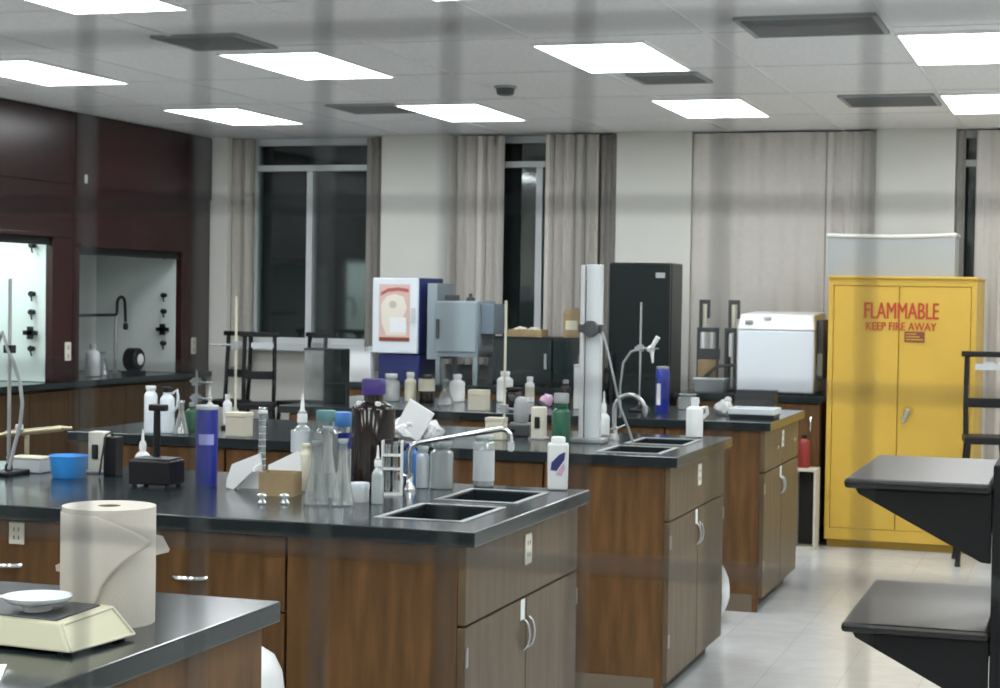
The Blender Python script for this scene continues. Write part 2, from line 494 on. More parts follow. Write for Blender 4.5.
def worktop(x0, x1, y0, y1, label, basins=()):
    """continuous epoxy top; basins = [(bx0, bx1, by0, by1)]"""
    t = thing('worktop', ((x0+x1)/2, (y0+y1)/2, HB-.04), label, 'worktop', group='black bench tops')
    cx, cy = (x0+x1)/2, (y0+y1)/2
    xs = sorted({x0, x1, *[b[0] for b in basins], *[b[1] for b in basins]})
    ys = sorted({y0, y1, *[b[2] for b in basins], *[b[3] for b in basins]})
    holes = {(i, j) for i in range(len(xs)-1) for j in range(len(ys)-1)
             if any(b[0] <= xs[i] and xs[i+1] <= b[1] and b[2] <= ys[j] and ys[j+1] <= b[3] for b in basins)}
    MB().slab([x-cx for x in xs], [y-cy for y in ys], holes, 0, .04).build('counter_slab', 'epoxy', t, bevel=.004)
    for b in basins:
        X0, X1, Y0, Y1 = b[0]-cx, b[1]-cx, b[2]-cy, b[3]-cy
        th, D = .008, -.15
        k = MB()
        k.box(X0-th, X0+.0, Y0-th, Y1+th, D, -.001); k.box(X1, X1+th, Y0-th, Y1+th, D, -.001)
        k.box(X0, X1, Y0-th, Y0, D, -.001); k.box(X0, X1, Y1, Y1+th, D, -.001)
        k.box(X0-th, X1+th, Y0-th, Y1+th, D-th, D)
        bs = k.build('sink_basin', 'epoxy_basin', t)
        MB().lathe([(.03, D), (.03, D+.004), (.02, D+.005)], ((X0+X1)/2, (Y0+Y1)/2, 0), 16).build('drain', 'steel', bs, SM)
        rim = MB(); e = .016
        rim.slab([X0-e, X0+.001, X1-.001, X1+e], [Y0-e, Y0+.001, Y1-.001, Y1+e], {(1, 1)}, .04, .043)
        rim.build('sink_rim', 'grey_plastic', t, bevel=.001)
    return t

YS = {1: (4.277, 5.373), 2: (6.608, 7.704), 3: (8.677, 9.773)}
# near bench
worktop(-4.2, -1.46, 2.07, 3.167, 'black worktop of the nearest bench carrying the paper towel roll')
# middle ones
worktop(-5.2, XE, *YS[1], 'black worktop with two sinks holding most of the glassware', [(-1.77, -1.55, 4.46, 4.79), (-1.77, -1.55, 4.92, 5.22)])
worktop(-4.03, XE, *YS[2], 'black worktop with two sinks behind the glassware bench', [(-1.77, -1.55, 6.72, 7.02), (-1.77, -1.55, 7.16, 7.46)])
worktop(-4.03, XE, *YS[3], 'black worktop of the bench nearest the yellow cabinet')
end_cabinet(*YS[1], -1.966, 'sink cabinet with brown double doors greyed by painted glare under the glassware bench end', 'sink')
end_cabinet(*YS[2], -1.966, 'brown sink cabinet with double doors at the middle bench end', 'sink')
end_cabinet(*YS[3], -1.966, 'golden brown end cabinet with two small drawers near the yellow cabinet', 'drawers')
x = -1.97; w = .56
txt = ['drawer cabinet with chrome handle beside the plain brown end panel', 'drawer cabinet with wall outlet behind the paper towel roll', 'drawer cabinet of the glassware bench, third from its sink end', 'drawer cabinet of the glassware bench, fourth from its sink end', 'drawer cabinet of the glassware bench, fifth from its sink end', 'drawer cabinet at the far end of the glassware bench']
for k in range(5):
    drawer_cabinet(x-w, x, *YS[1], txt[k], [(.20, 1), (.20, 1), (.37, 1)], outlet=(-2.773, .842) if k == 1 else None); x -= w
x = -1.97
for k in range(3):
    drawer_cabinet(x-w*1.2, x, *YS[2], ['drawer cabinet of the middle bench, next to its sink cabinet', 'drawer cabinet of the middle bench, second from its sink', 'drawer cabinet at the hood end of the middle bench'][k], [(.20, 1), (.57, 2)]); x -= w*1.2
x = -1.97
for k in range(3):
    drawer_cabinet(x-w*1.2, x, *YS[3], ['drawer cabinet of the far bench, next to its end cabinet', 'drawer cabinet of the far bench, second from its end', 'drawer cabinet at the hood end of the far bench'][k], [(.20, 1), (.57, 2)]); x -= w*1.2
# nearest bench: its end carries a door with a handle
t = thing('bench_cabinet', (-1.9, 2.618, 0), 'brown cabinet under the nearest bench, chrome handle on its end', 'cabinet')
MB().box(-.5, .40, -.52, .52, .10, HB-.0405).build('body', 'oak', t, bevel=.003)
MB().box(-.5, .36, -.48, .48, 0, .10).build('toe_kick', 'kick', t)
dd = MB().box(.40, .42, -.51, .51, .70, HB-.045).build('drawer', 'oak', t, bevel=.003)
h = MB(); pull(h, .42, .02, .80, 'Y', .12); h.build('handle', 'chrome', dd, SM)
dd = MB().box(.40, .42, -.51, .51, .10, .694).build('door', 'oak', t, bevel=.003)
h = MB(); pull(h, .42, .40, .6, 'Z', .10); h.build('handle', 'chrome', dd, SM)
t = thing('bench_cabinet', (-2.95, 2.618, 0), 'brown cabinet under the nearest bench, out towards the hoods', 'cabinet')
MB().box(-.52, .52, -.5, .52, .10, HB-.0405).build('body', 'oak', t, bevel=.003)
MB().box(-.52, .52, -.45, .48, 0, .10).build('toe_kick', 'kick', t)
for a, b in ((-.515, -.003), (.003, .515)): MB().box(a, b, -.52, -.5, .10, HB-.045).build('door', 'oak', t, bevel=.003)

# wall counters along the back
def wall_counter(x0, x1, label, lab2, n):
    cx = (x0+x1)/2; y0, y1 = 11.2, YW-.06
    t = thing('worktop', (cx, (y0+y1)/2, HB-.04), label, 'worktop', group='black bench tops')
    MB().box(x0-cx, x1-cx, -(y1-y0)/2, (y1-y0)/2, 0, .04).build('counter_slab', 'epoxy', t, bevel=.004)
    c = thing('base_cabinet', (cx, (y0+y1)/2, 0), lab2, 'cabinet')
    a, b = (x1-x0)/2-.01, (y1-y0)/2-.02
    MB().box(-a, a, -b+.02, b, .1, HB-.0405).build('body', 'oak', c, bevel=.003)
    MB().box(-a, a, -b+.08, b, 0, .1).build('toe_kick', 'kick', c)
    for k in range(n):
        u0, u1 = -a+2*a*k/n+.003, -a+2*a*(k+1)/n-.003
        p = MB().box(u0, u1, -b, -b+.02, .1, HB-.05).build('door', 'oak', c, bevel=.003)
        h = MB(); pull(h, u1-.05, -b, .75, 'Z', .1, (0, -1)); h.build('handle', 'chrome', p, SM)
wall_counter(-4.72, -2.98, 'black wall counter under the blue ovens and the narrow window', 'brown base cabinet under the blue ovens', 4)
wall_counter(-2.48, -1.56, 'black wall counter between the black fridge and the yellow cabinet', 'brown base cabinet between the black fridge and the yellow cabinet', 2)

# ------------------------------------------------------------------ fume hoods along the left wall
def fume_hood(y0, y1, o0, o1, ztop, label, lit):
    cy = (y0+y1)/2
    t = thing('fume_hood', (XL, cy, HB), label, 'fume hood', group='maroon fume hoods')
    L = lambda y: y-cy
    H = MB(); dz = -HB; zt = ztop-HB; e = HC-HB-.004
    # casing: front frame round the opening, then sides, top and back
    H.box(-.05, 0, L(y0), L(y1), zt+.02, e); H.box(-.05, 0, L(y0), L(o0), 0, zt+.02); H.box(-.05, 0, L(o1), L(y1), 0, zt+.02)
    H.box(-.84, -.05, L(y0), L(y0)+.02, 0, e); H.box(-.84, -.05, L(y1)-.02, L(y1), 0, e)
    H.box(-.84, -.82, L(y0)+.02, L(y1)-.02, 0, e); H.box(-.82, -.05, L(y0)+.02, L(y1)-.02, e-.02, e)
    # proud upper fascia and the plate above the opening
    H.box(0, .014, L(y0)+.004, L(y1)-.004, 1.26, e-.01)
    H.box(0, .02, L(o0)-.02, L(o1)+.02, zt+.02, zt+.045)
    H.build('hood_casing', 'maroon', t, bevel=.003)
    N = MB(); a, b = L(o0), L(o1)
    xb = -.70
    N.box(xb-.01, xb, a-.01, b+.01, .002, zt+.12); N.box(xb, -.05, b, b+.01, .002, zt+.12); N.box(xb, -.05, a-.01, a, .002, zt+.12)
    N.box(xb, -.05, a, b, zt+.12, zt+.13); N.build('hood_liner', 'liner', t)
    s = MB(); s.box(-.04, -.02, a, b, zt-.025, zt+.02); s.box(-.045, -.015, a, b, zt-.03, zt-.018)
    s.build('sash_rail', 'black_metal', t, bevel=.003)
    g = MB(); g.box(-.035, -.03, a, b, zt+.02, zt+.10); g.build('sash_glass', 'window_glass', t)
    # valve handles in a column on the far side wall of the liner
    for z, big in ((.86, 0), (.555, 0), (.44, 0), (.31, 1), (.21, 0)):
        x, yy = -.135, b; col = MB()
        col.lathe([(.016, 0), (.016, .008), (.006, .01), (.006, .03), (.02, .033), (.016, .045)], (x, yy, z), 10, True, Matrix.Rotation(PI/2, 3, 'X'))
        if big: col.box(x-.05, x+.05, yy-.045, yy-.03, z-.014, z+.014); col.box(x-.02, x+.02, yy-.045, yy-.03, z-.04, z+.04)
        else: col.tube([(x, yy-.03, z), (x+.004, yy-.034, z-.03), (x+.012, yy-.04, z-.045)], .006, 6)
        col.build('valve', 'black_plastic', t, SM)
    for yy, nm in ((o1+.18, 0),):
        p = MB().box(0, .008, L(yy)-.035, L(yy)+.035, .13, .25).build('outlet_plate', 'outlet', t, bevel=.002)
        q = MB(); q.box(.008, .009, L(yy)-.012, L(yy)+.012, .145, .175); q.box(.008, .009, L(yy)-.012, L(yy)+.012, .2, .23); q.build('socket', 'grey_plastic', p)
    MB().box(.0142, .018, L(o0)+.02, L(o0)+.05, 1.275, 1.33).build('name_plate', 'grey_light', t)
    if lit:
        MB().box(-.5, -.2, a+.2, b-.2, zt+.105, zt+.119).build('hood_lamp', 'hood_lamp', t)
    return t
fume_hood(8.60, 10.257, 8.74, 10.02, 1.815, 'maroon fume hood with brightly lit white interior', True)
fume_hood(10.262, 12.16, 10.345, 11.735, 1.765, 'maroon fume hood with dim grey interior holding glassware', False)
t = thing('worktop', (-6.62, 10.38, HB-.04), 'dark grey worktop running under both fume hoods', 'worktop', group='black bench tops')
MB().box(-.44, .43, -1.78, 1.78, 0, .038).build('counter_slab', 'epoxy', t, bevel=.004)
for a, b, l in ((8.62, 10.37, 'base cabinet in shade-darkened brown under the brightly lit fume hood'), (10.38, 12.14, 'base cabinet in shade-darkened brown under the dim fume hood')):
    c = thing('base_cabinet', (-6.63, (a+b)/2, 0), l, 'cabinet')
    hw = (b-a)/2
    MB().box(-.43, .38, -hw, hw, .1, HB-.042).build('body', 'oak_shaded', c, bevel=.003)
    MB().box(-.43, .33, -hw, hw, 0, .1).build('toe_kick', 'kick', c)
    for k in range(3):
        u0, u1 = -hw+2*hw*k/3+.003, -hw+2*hw*(k+1)/3-.003
        p = MB().box(.38, .40, u0, u1, .1, HB-.06).build('door', 'oak_shaded', c, bevel=.003)
        h = MB(); pull(h, .40, u1-.05, .45, 'Z', .1); h.build('handle', 'black_metal', p, SM)

def gooseneck(name, loc, label, h, reach, ang, r=.011, m='chrome', drop=.07, cat='faucet', levers=True):
    t = thing(name, loc, label, cat, ang)
    R = reach/2
    pts = [(0, 0, 0), (0, 0, (h-R)*.5), (0, 0, h-R)] + [(R-R*math.cos(PI*i/10), 0, h-R+R*math.sin(PI*i/10)) for i in range(1, 11)] + [(reach, 0, h-R-drop)]
    MB().tube(pts, r, 10).build('spout', m, t, SM)
    MB().lathe([(r*2.3, 0), (r*2.3, .012), (r*1.5, .03), (r*1.5, .05)], seg=14).build('faucet_base', m, t, SM)
    if levers:
        for s in (-1, 1):
            l = MB(); l.cyl((0, 0, .03), (0, s*.06, .045), r*.6, r*.5, 8); l.cyl((0, s*.06, .045), (.03, s*.075, .06), r*.45, r*.35, 8)
            l.build('lever', m, t, SM)
    MB().lathe([(r*.6, -.025), (r*.8, -.02), (r*1.25, 0), (r*1.25, .02)], (reach, 0, h-R-drop), 12).build('nozzle', m, t, SM)
    return t
t = thing('faucet', (-6.55, 11.375, HB), 'black wall-piped gooseneck faucet inside the dim fume hood', 'faucet')
MB().tube([(0, -1.00, .41), (0, .0, .412), (0, .012, .42), (0, .02, .44), (0, .02, .47)] + [(0, .075-.055*math.cos(PI*i/10), .485+.055*math.sin(PI*i/10)) for i in range(11)] + [(0, .135, .42), (0, .14, .36)], .011, 10).build('spout', 'black_plastic', t, SM)
MB().lathe([(.012, 0), (.018, .01), (.018, .04), (.012, .05)], (0, .141, .305), 12).build('nozzle', 'black_plastic', t, SM)
MB().lathe([(.022, 0), (.022, .01), (.012, .02), (.011, .40)], (0, .0, 0), 12).build('riser', 'grey_plastic', t, SM)
gooseneck('faucet', (-6.55, 9.36, HB), 'dark gooseneck faucet inside the brightly lit fume hood', .55, .12, -.3, .012, 'black_plastic', .1)

# ------------------------------------------------------------------ labware helpers
def bottle(name, loc, r, h, label, cat, body='white_plastic', cap='white_plastic', nr=.4, nh=.2, group=None, band=None, square=False, shoulder=.12, capr=None, spout=False):
    """bottle: body with shoulder and neck, cap, perhaps a paper band"""
    t = thing(name, loc, label, cat, group=group)
    hn = h*(1-nh); cr = capr or r*nr*1.15
    prof = [(r*.9, 0), (r, r*.1), (r, hn-h*shoulder), (r*.92, hn-h*shoulder*.6), (r*.62, hn-h*shoulder*.15), (r*nr, hn), (r*nr, hn+h*nh*.45)]
    MB().lathe(prof, seg=24).build('bottle_body', body, t, SM)
    if spout:
        c = MB(); c.lathe([(cr, hn+h*nh*.1), (cr, hn+h*nh*.35), (cr*.45, hn+h*nh*.5), (cr*.25, h*.98), (cr*.18, h)], seg=12)
        c.build('nozzle', cap, t, SM)
    else:
        MB().lathe([(cr*.97, hn+h*nh*.3), (cr, hn+h*nh*.35), (cr, h-.003), (cr*.93, h)], seg=20).build('cap', cap, t, SM)
    if band:
        m, z0, z1 = band
        MB().lathe([(r*1.012, h*z0), (r*1.012, h*z1)], seg=24, close=False).build('paper_label', m, t, SM)
    return t
def erlenmeyer(name, loc, r, h, label, group=None, cat='flask'):
    t = thing(name, loc, label, cat, group=group)
    nr = r*.36
    MB().lathe([(0, .002), (r*.9, .0), (r, r*.12), (r*.97, r*.3), (nr, h*.68), (nr, h*.97), (nr*1.2, h)], seg=24, close=False).build('flask_body', 'glass', t, SM)
    MB().lathe([(nr*1.02, h*.97), (nr*1.25, h), (nr*1.25, h+.006), (nr*1.02, h+.009)], seg=20).build('rim', 'frosted', t, SM)
    return t
def ring_stand(loc, rod, label, base=(.10, .16), ax=(0, 0), m='steel', clamp=None, bm='black_metal'):
    t = thing('ring_stand', loc, label, 'stand', group='ring stands')
    MB().box(-base[0]/2, base[0]/2, -base[1]/2, base[1]/2, 0, .014).build('base', bm, t, bevel=.004)
    MB().cyl((ax[0], ax[1], .014), (ax[0], ax[1], rod), .0058, seg=10).build('rod', m, t, SM)
    MB().lathe([(.012, .014), (.012, .03), (.007, .036)], (ax[0], ax[1], 0), 12).build('boss', bm, t, SM)
    for z, dx, dy in clamp or ():
        c = MB(); c.box(ax[0]-.015, ax[0]+.015, ax[1]-.015, ax[1]+.015, z-.016, z+.016)
        c.cyl((ax[0], ax[1], z), (ax[0]+dx, ax[1]+dy, z), .005, seg=8)
        c.cyl((ax[0]-.03, ax[1], z), (ax[0], ax[1], z), .005, .008, 8)
        L = math.hypot(dx, dy); ux, uy = dx/L, dy/L
        for s in (-1, 1):
            c.tube([(ax[0]+dx, ax[1]+dy, z), (ax[0]+dx+ux*.02-uy*.02*s, ax[1]+dy+uy*.02+ux*.02*s, z), (ax[0]+dx+ux*.05-uy*.012*s, ax[1]+dy+uy*.05+ux*.012*s, z)], .004, 6)
        c.build('clamp', 'grey_plastic', t, SM)
    return t
def power_post(loc, label, w=.056, h=.135, d=.05):
    t = thing('power_post', loc, label, 'outlet', group='bench power posts')
    MB().box(-w/2, w/2, -d/2, d/2, 0, h).build('housing', 'outlet', t, bevel=.005)
    s = MB(); s.box(-w*.2, w*.2, -d/2-.006, -d/2, h*.35, h*.7); s.build('socket', 'black_plastic', t, bevel=.003)
    MB().box(-w/2-.008, w/2+.008, -d/2-.008, d/2+.008, 0, .01).build('foot_plate', 'steel', t, bevel=.002)
    return t

def back(x, y, r):
    """centre of a round base whose edge nearest the doorway window lies at (x, y)"""
    d = math.hypot(x, y); return x + x/d*r, y + y/d*r
def hexa(mb, b, tq, z0, z1):
    """frustum: b, tq = (x0, x1, y0, y1) below and above; z1 may be (front, rear)"""
    zf, zr = z1 if isinstance(z1, tuple) else (z1, z1)
    V = [mb.bm.verts.new(c) for c in ((b[0],b[2],z0),(b[1],b[2],z0),(b[1],b[3],z0),(b[0],b[3],z0),(tq[0],tq[2],zf),(tq[1],tq[2],zf),(tq[1],tq[3],zr),(tq[0],tq[3],zr))]
    for f in ((3,2,1,0),(4,5,6,7),(0,1,5,4),(1,2,6,5),(2,3,7,6),(3,0,4,7)): mb.bm.faces.new([V[i] for i in f])
    return mb

# ---- nearest bench: paper towel roll, balance, sheet of paper
t = thing('paper_towel_roll', (-1.650, 2.85, HB), 'upright roll of beige paper towel with torn hanging sheet', 'paper towel roll')
R0 = .082; HR = .207
MB().lathe([(.021, .0), (R0, 0), (R0+.0005, .1), (R0, HR), (.021, HR), (.021, .0)], seg=64, close=False).build('roll', 'towel_paper', t, SM)
MB().lathe([(.019, .002), (.0205, .002), (.0205, HR-.001), (.019, HR-.001), (.019, .002)], seg=32, close=False).build('core', 'cardboard', t, SM)
mb = MB()
vd = math.atan2(-2.85, 1.645)                      # towards the viewer's side of the roll
bound = [(-14, .198), (4, .187), (24, .170), (41, .147), (30, .135), (16, .118), (4, .100), (-6, .078), (-12, .055), (-16, .042)]
rows = 26; F = []
for i in range(rows+1):
    z = .198 - (.198-.042)*i/rows
    e = -14
    for (a0, z0), (a1, z1) in zip(bound, bound[1:]):
        if z1 <= z <= z0: e = a0 + (a1-a0)*(z0-z)/(z0-z1 + 1e-9)
    row = []
    for k in range(21):
        u = k/20; ang = -95 + (e+95)*u
        lift = .0014 + .034*max(0, (ang+25)/66)**1.6
        a = vd + math.radians(ang)
        row.append(((R0+lift)*math.cos(a), (R0+lift)*math.sin(a), z + .004*max(0, ang/40)))
    F.append(row)
for th in (0, .0012):
    pass
VV = [[mb.bm.verts.new(p) for p in row] for row in F]
for i in range(rows):
    for k in range(20): mb.bm.faces.new((VV[i][k], VV[i][k+1], VV[i+1][k+1], VV[i+1][k]))
fl = mb.build('loose_sheet', 'towel_paper', t, math.radians(60))
so = fl.modifiers.new('thick', 'SOLIDIFY'); so.thickness = .0008; so.offset = 1
mb = MB()
a = vd + math.radians(84); ca, sa = math.cos(a), math.sin(a); tx, ty = -sa, ca
pt = lambda r, u, z: (r*ca + u*tx, r*sa + u*ty, z)
V = [mb.bm.verts.new(pt(*q)) for q in ((R0-.001, 0, .155), (R0+.012, .004, .152), (R0+.024, .01, .128), (R0+.022, .012, .122), (R0-.001, .0, .118))]
mb.bm.faces.new(V); o = mb.build('torn_corner', 'towel_paper', t)
so = o.modifiers.new('thick', 'SOLIDIFY'); so.thickness = .001
mb = MB()
a = vd - math.radians(86); ca, sa = math.cos(a), math.sin(a); tx, ty = -sa, ca
V = [mb.bm.verts.new(pt(*q)) for q in ((R0-.001, 0, .108), (R0+.010, .0, .103), (R0+.009, .0, .093), (R0-.001, .0, .090))]
mb.bm.faces.new(V); o = mb.build('torn_corner', 'towel_paper', t)
so = o.modifiers.new('thick', 'SOLIDIFY'); so.thickness = .001

t = thing('laboratory_balance', (-1.70, 2.648, HB), 'cream top-loading laboratory balance with white weighing pan', 'balance', -.10)
hexa(MB(), (-.17, .165, -.085, .10), (-.15, .128, -.062, .082), .006, (.047, .056)).build('housing', 'cream_balance', t, bevel=.004)
for x in (-.14, .14):
    for y in (-.065, .08): MB().lathe([(.012, 0), (.012, .006)], (x, y, 0), 10).build('foot', 'black_rubber', t)
mb = MB()
def onend(u, v): # u along y 0..1, v up 0..1 on the slanted end
    x = .165 + (.128-.165)*v; y0 = -.085+(.023)*v; y1 = .10-.018*v
    return (x+.001, y0+(y1-y0)*u, .006+(.041+.009*u)*v)
def bar(a, b, r): mb.tube([onend(*a), onend(*b)], r, 6)
for a, b in (((.04, .95), (.96, .95)), ((.96, .95), (.97, .05)), ((.97, .05), (.03, .05)), ((.03, .05), (.04, .95))): bar(a, b, .0028)
mb.build('end_rim', 'cream', t)
mb = MB(); hexa(mb, (-.08, .112, -.050, .070), (-.08, .112, -.048, .068), .0475, (.051, .058)); mb.build('top_plate', 'dark_grey', t)
MB().lathe([(.026, .05), (.024, .062), (.03, .066)], (.035, .0, 0), 20).build('pan_support', 'white_plastic', t, SM)
MB().lathe([(0, .066), (.046, .066), (.056, .072), (.058, .077), (.054, .077), (.044, .071), (0, .071)], (.035, .0, 0), 32, False).build('weighing_pan', 'white_enamel', t, SM)
mb = MB(); mb.box(-.13, -.03, -.086, -.082, .016, .036, (.45, 'X'), (0, -.084, .026)); mb.build('display', 'dark_glass', t)
mb = MB(); mb.slab([-.09, -.03, .03, .09], [-.06, 0, .06], set(), .0, .002)
o = mb.build('paper_sheet', 'white_paper', None, loc=(-1.650, 2.36, HB+.0005)); o.rotation_euler = (0, 0, .5)
tag(o, 'loose white paper sheet at the near edge of the bench, below the balance', 'paper')

# ---- glassware bench
t = thing('plastic_tray', (-3.234, 5.09, HB), 'low pale grey plastic box beside the bright blue tub', 'box')
mb = MB(); hexa(mb, (-.058, .058, -.04, .04), (-.062, .062, -.043, .043), 0, .044); mb.build('tray_body', 'grey_light', t, bevel=.004)
MB().box(-.064, .064, -.045, .045, .0442, .050).build('lid', 'cream', t, bevel=.002)
t = thing('wash_tub', (-3.034, 4.99, HB), 'round bright blue plastic tub on the glassware bench', 'tub')
MB().lathe([(0, 0), (.048, 0), (.052, .006), (.059, .066), (.062, .068), (.0605, .07), (.057, .066), (.05, .008), (0, .005)], seg=32, close=False).build('tub_body', 'blue_tub', t, SM)
power_post((-3.02, 5.15, HB), 'pale power post with black socket beside the bright blue tub')
t = thing('black_adapter', (-2.940, 5.10, HB), 'narrow black upright box next to the power post behind the tub', 'adapter')
MB().box(-.022, .022, -.025, .025, 0, .125).build('housing', 'black_plastic', t, bevel=.004)
MB().tube([(0, .0, .124), (0, -.01, .14), (-.01, -.03, .13), (-.015, -.045, .06), (-.02, -.05, .006)], .003, 6).build('cord', 'black_rubber', t)
t = thing('stirring_unit', (-2.673, 4.895, HB), 'black boxy instrument base with upright post next to tall blue canister', 'instrument')
MB().box(-.07, .07, -.05, .05, .006, .08).build('housing', 'black_plastic', t, bevel=.006)
MB().box(-.06, .06, -.042, .042, .0802, .086).build('top_plate', 'dark_grey', t, bevel=.002)
MB().cyl((-.012, .02, .08), (-.012, .02, .23), .012, .01, 12).build('post', 'black_plastic', t, SM)
MB().box(-.035, .02, .005, .035, .225, .245).build('clamp_head', 'black_plastic', t, bevel=.004)
for x in (-.055, .055):
    for y in (-.035, .035): MB().lathe([(.008, 0), (.008, .006)], (x, y, 0), 10).build('foot', 'black_rubber', t)
bottle('wash_bottle', (-2.813, 5.06, HB), .024, .155, 'small white wash bottle standing behind the black instrument base', 'bottle', 'white_plastic', 'white_plastic', spout=True, nh=.45)
t = thing('blue_canister', (-2.542, 4.965, HB), 'tall dark blue cylindrical canister with white rim on the glassware bench', 'canister')
MB().lathe([(.032, 0), (.033, .004), (.033, .232)], seg=32).build('canister_body', 'blue_can', t, SM)
MB().lathe([(.0335, .2322), (.0345, .235), (.0345, .243), (.031, .245), (.029, .238)], seg=32).build('rim', 'grey_light', t, SM)
mb = MB()
n = 12; a0 = math.atan2(-4.965, 2.535)
pts = [(.0336*math.cos(a0+(i/n-.55)*1.5), .0336*math.sin(a0+(i/n-.55)*1.5)) for i in range(n+1)]
pin = [(x*.985, y*.985) for x, y in pts][::-1]
mb.prism(pts+pin, .126, .158, 'Z'); mb.build('paper_label', 'lilac_label', t)
t = thing('graduated_cylinder', (-2.445, 5.15, HB), 'slim clear graduated cylinder between blue canister and cardboard carton', 'cylinder')
MB().lathe([(.0115, .012), (.0115, .224), (.014, .23), (.0125, .231), (.0105, .224), (.0105, .014)], seg=20, close=False).build('tube', 'glass', t, SM)
MB().lathe([(.027, 0), (.027, .006), (.013, .012)], seg=6).build('foot', 'frosted', t)
mb = MB()
for k in range(8): mb.lathe([(.0119, .05+.02*k), (.0119, .0515+.02*k)], seg=16, close=False)
mb.build('scale_mark', 'white_plastic', t)
MB().lathe([(.0145, .212), (.0155, .214), (.0155, .22), (.0145, .222)], seg=16).build('collar', 'white_plastic', t, SM)

t = thing('folded_paper', (-2.40, 4.94, HB), 'white folded paper leaning beside the cardboard carton', 'paper', .25)
mb = MB()
mb.prism([(-.052, .006), (-.030, .0), (.050, .078), (.046, .108), (-.035, .075), (-.05, .03)], -.03, .0, 'Y')
mb.build('front_fold', 'white_paper', t)
mb = MB(); mb.prism([(-.02, .0), (.045, .0), (.052, .055), (.02, .06)], .004, .012, 'Y'); mb.build('rear_fold', 'white_paper', t)
t = thing('carton', (-2.234, 4.83, HB), 'open cardboard carton with raised white flap on the glassware bench', 'carton', .1)
W, D, Hh = .052, .04, .068
mb = MB(); mb.box(-W, W, -D, -D+.003, 0, Hh); mb.box(-W, W, D-.003, D, 0, Hh); mb.box(-W, -W+.003, -D+.003, D-.003, 0, Hh); mb.box(W-.003, W, -D+.003, D-.003, 0, Hh); mb.box(-W+.003, W-.003, -D+.003, D-.003, 0, .003)
mb.build('carton_body', 'cardboard', t)
mb = MB(); mb.prism([(-W, Hh), (W*.95, Hh), (W*.9, Hh+.05), (W*.72, Hh+.058), (-W, Hh+.014)], D-.001, D+.002, 'Y'); mb.build('flap', 'white_paper', t)
mb = MB(); mb.prism([(-D, Hh), (D, Hh), (D*.8, Hh+.02), (-D*.8, Hh+.012)], -W-.02, -W-.017, 'X'); o = mb.build('flap', 'white_paper', t)
for (x, y, l) in ((-2.183, 4.60, 'small round glass stopper in front of the cardboard carton'), (-2.125, 4.625, 'small round glass stopper close to the conical flasks')):
    t = thing('stopper', (x, y, HB), l, 'stopper', group='glass stoppers')
    MB().lathe([(.012, 0), (.014, .004), (.009, .012), (.006, .016)], seg=18).build('plug', 'frosted', t, SM)
    MB().lathe([(.006, .016), (.015, .02), (.015, .026), (.008, .03), (0, .031)], seg=18).build('knob', 'frosted', t, SM)
bottle('wash_bottle', (-2.297, 5.12, HB), .034, .28, 'frosted wash bottle with tall white nozzle behind the cardboard carton', 'bottle', 'frosted', 'white_plastic', nh=.35, spout=True, band=('grey_light', .36, .60))
bottle('reagent_bottle', (-2.207, 4.955, HB), .022, .142, 'slim cream plastic bottle beside the cardboard carton', 'bottle', 'cream', 'cream', nr=.6, nh=.12)
erlenmeyer('conical_flask', (-2.040, 4.645, HB), .037, .172, 'front clear conical flask beside the small glass stoppers', 'conical flasks')
erlenmeyer('conical_flask', (-1.968, 4.665, HB), .034, .178, 'clear conical flask next to the white jar', 'conical flasks')
erlenmeyer('conical_flask', (-2.072, 4.80, HB), .038, .20, 'clear conical flask behind the other two, in front of the teal capped bottle', 'conical flasks')
bottle('reagent_bottle', (-2.198, 5.075, HB), .036, .235, 'clear bottle with teal cap behind the conical flasks', 'bottle', 'glass', 'teal_bit', nr=.72, nh=.2, band=('grey_plastic', .2, .7))
bottle('reagent_bottle', (-2.184, 5.165, HB), .032, .225, 'clear bottle with bright blue shoulder label beside the big dark bottle', 'bottle', 'glass', 'blue_label', nr=.8, nh=.28, band=('blue_can', .5, .72))
t = bottle('amber_bottle', (-2.044, 5.075, HB), .066, .335, 'big dark amber bottle with purple cap on the glassware bench', 'bottle', 'amber', 'purple_cap', nr=.45, nh=.2, shoulder=.07, capr=.036)
mb = MB()
for s in (-1, 1): mb.lathe([(0, -.008), (.008, -.006), (.01, 0), (.008, .006), (0, .008)], (s*.030, -.040, .262), 12, False)
mb.build('glass_lug', 'white_plastic', t, SM)
t = thing('white_jar', (-1.962, 4.775, HB), 'short white plastic jar in front of the big dark bottle', 'jar')
MB().lathe([(.0, 0), (.026, 0), (.027, .003), (.027, .036)], seg=24).build('jar_body', 'white_plastic', t, SM)
MB().lathe([(.0285, .0362), (.0285, .052), (.027, .054), (0, .054)], seg=24, close=False).build('lid', 'white_enamel', t, SM)
bottle('dropper_bottle', (-1.896, 4.745, HB), .017, .165, 'slim clear dropper bottle with white tip beside the white jar', 'bottle', 'frosted', 'white_plastic', nh=.4, nr=.5, spout=True)
t = thing('test_tube_rack', (-1.942, 4.975, HB), 'small white test tube rack standing beside the big dark bottle', 'rack', .25)
mb = MB(); mb.box(-.03, .03, -.022, .022, 0, .006); mb.box(-.03, .03, -.022, .022, .075, .079); mb.box(-.03, -.026, -.022, .022, .006, .16); mb.box(.026, .03, -.022, .022, .006, .16); mb.box(-.026, .026, -.022, .022, .115, .119)
mb.build('rack_frame', 'white_plastic', t)
for k, (dx, hh) in enumerate(((-.013, .15), (.009, .158))):
    tb_ = MB().lathe([(0, .008), (.006, .010), (.0075, .016), (.0075, hh)], (dx, 0, 0), 14, False).build('test_tube', 'glass', t, SM)
    MB().lathe([(.0085, hh), (.0085, hh+.012)], (dx, 0, 0), 12).build('stopper', 'black_rubber', tb_, SM)
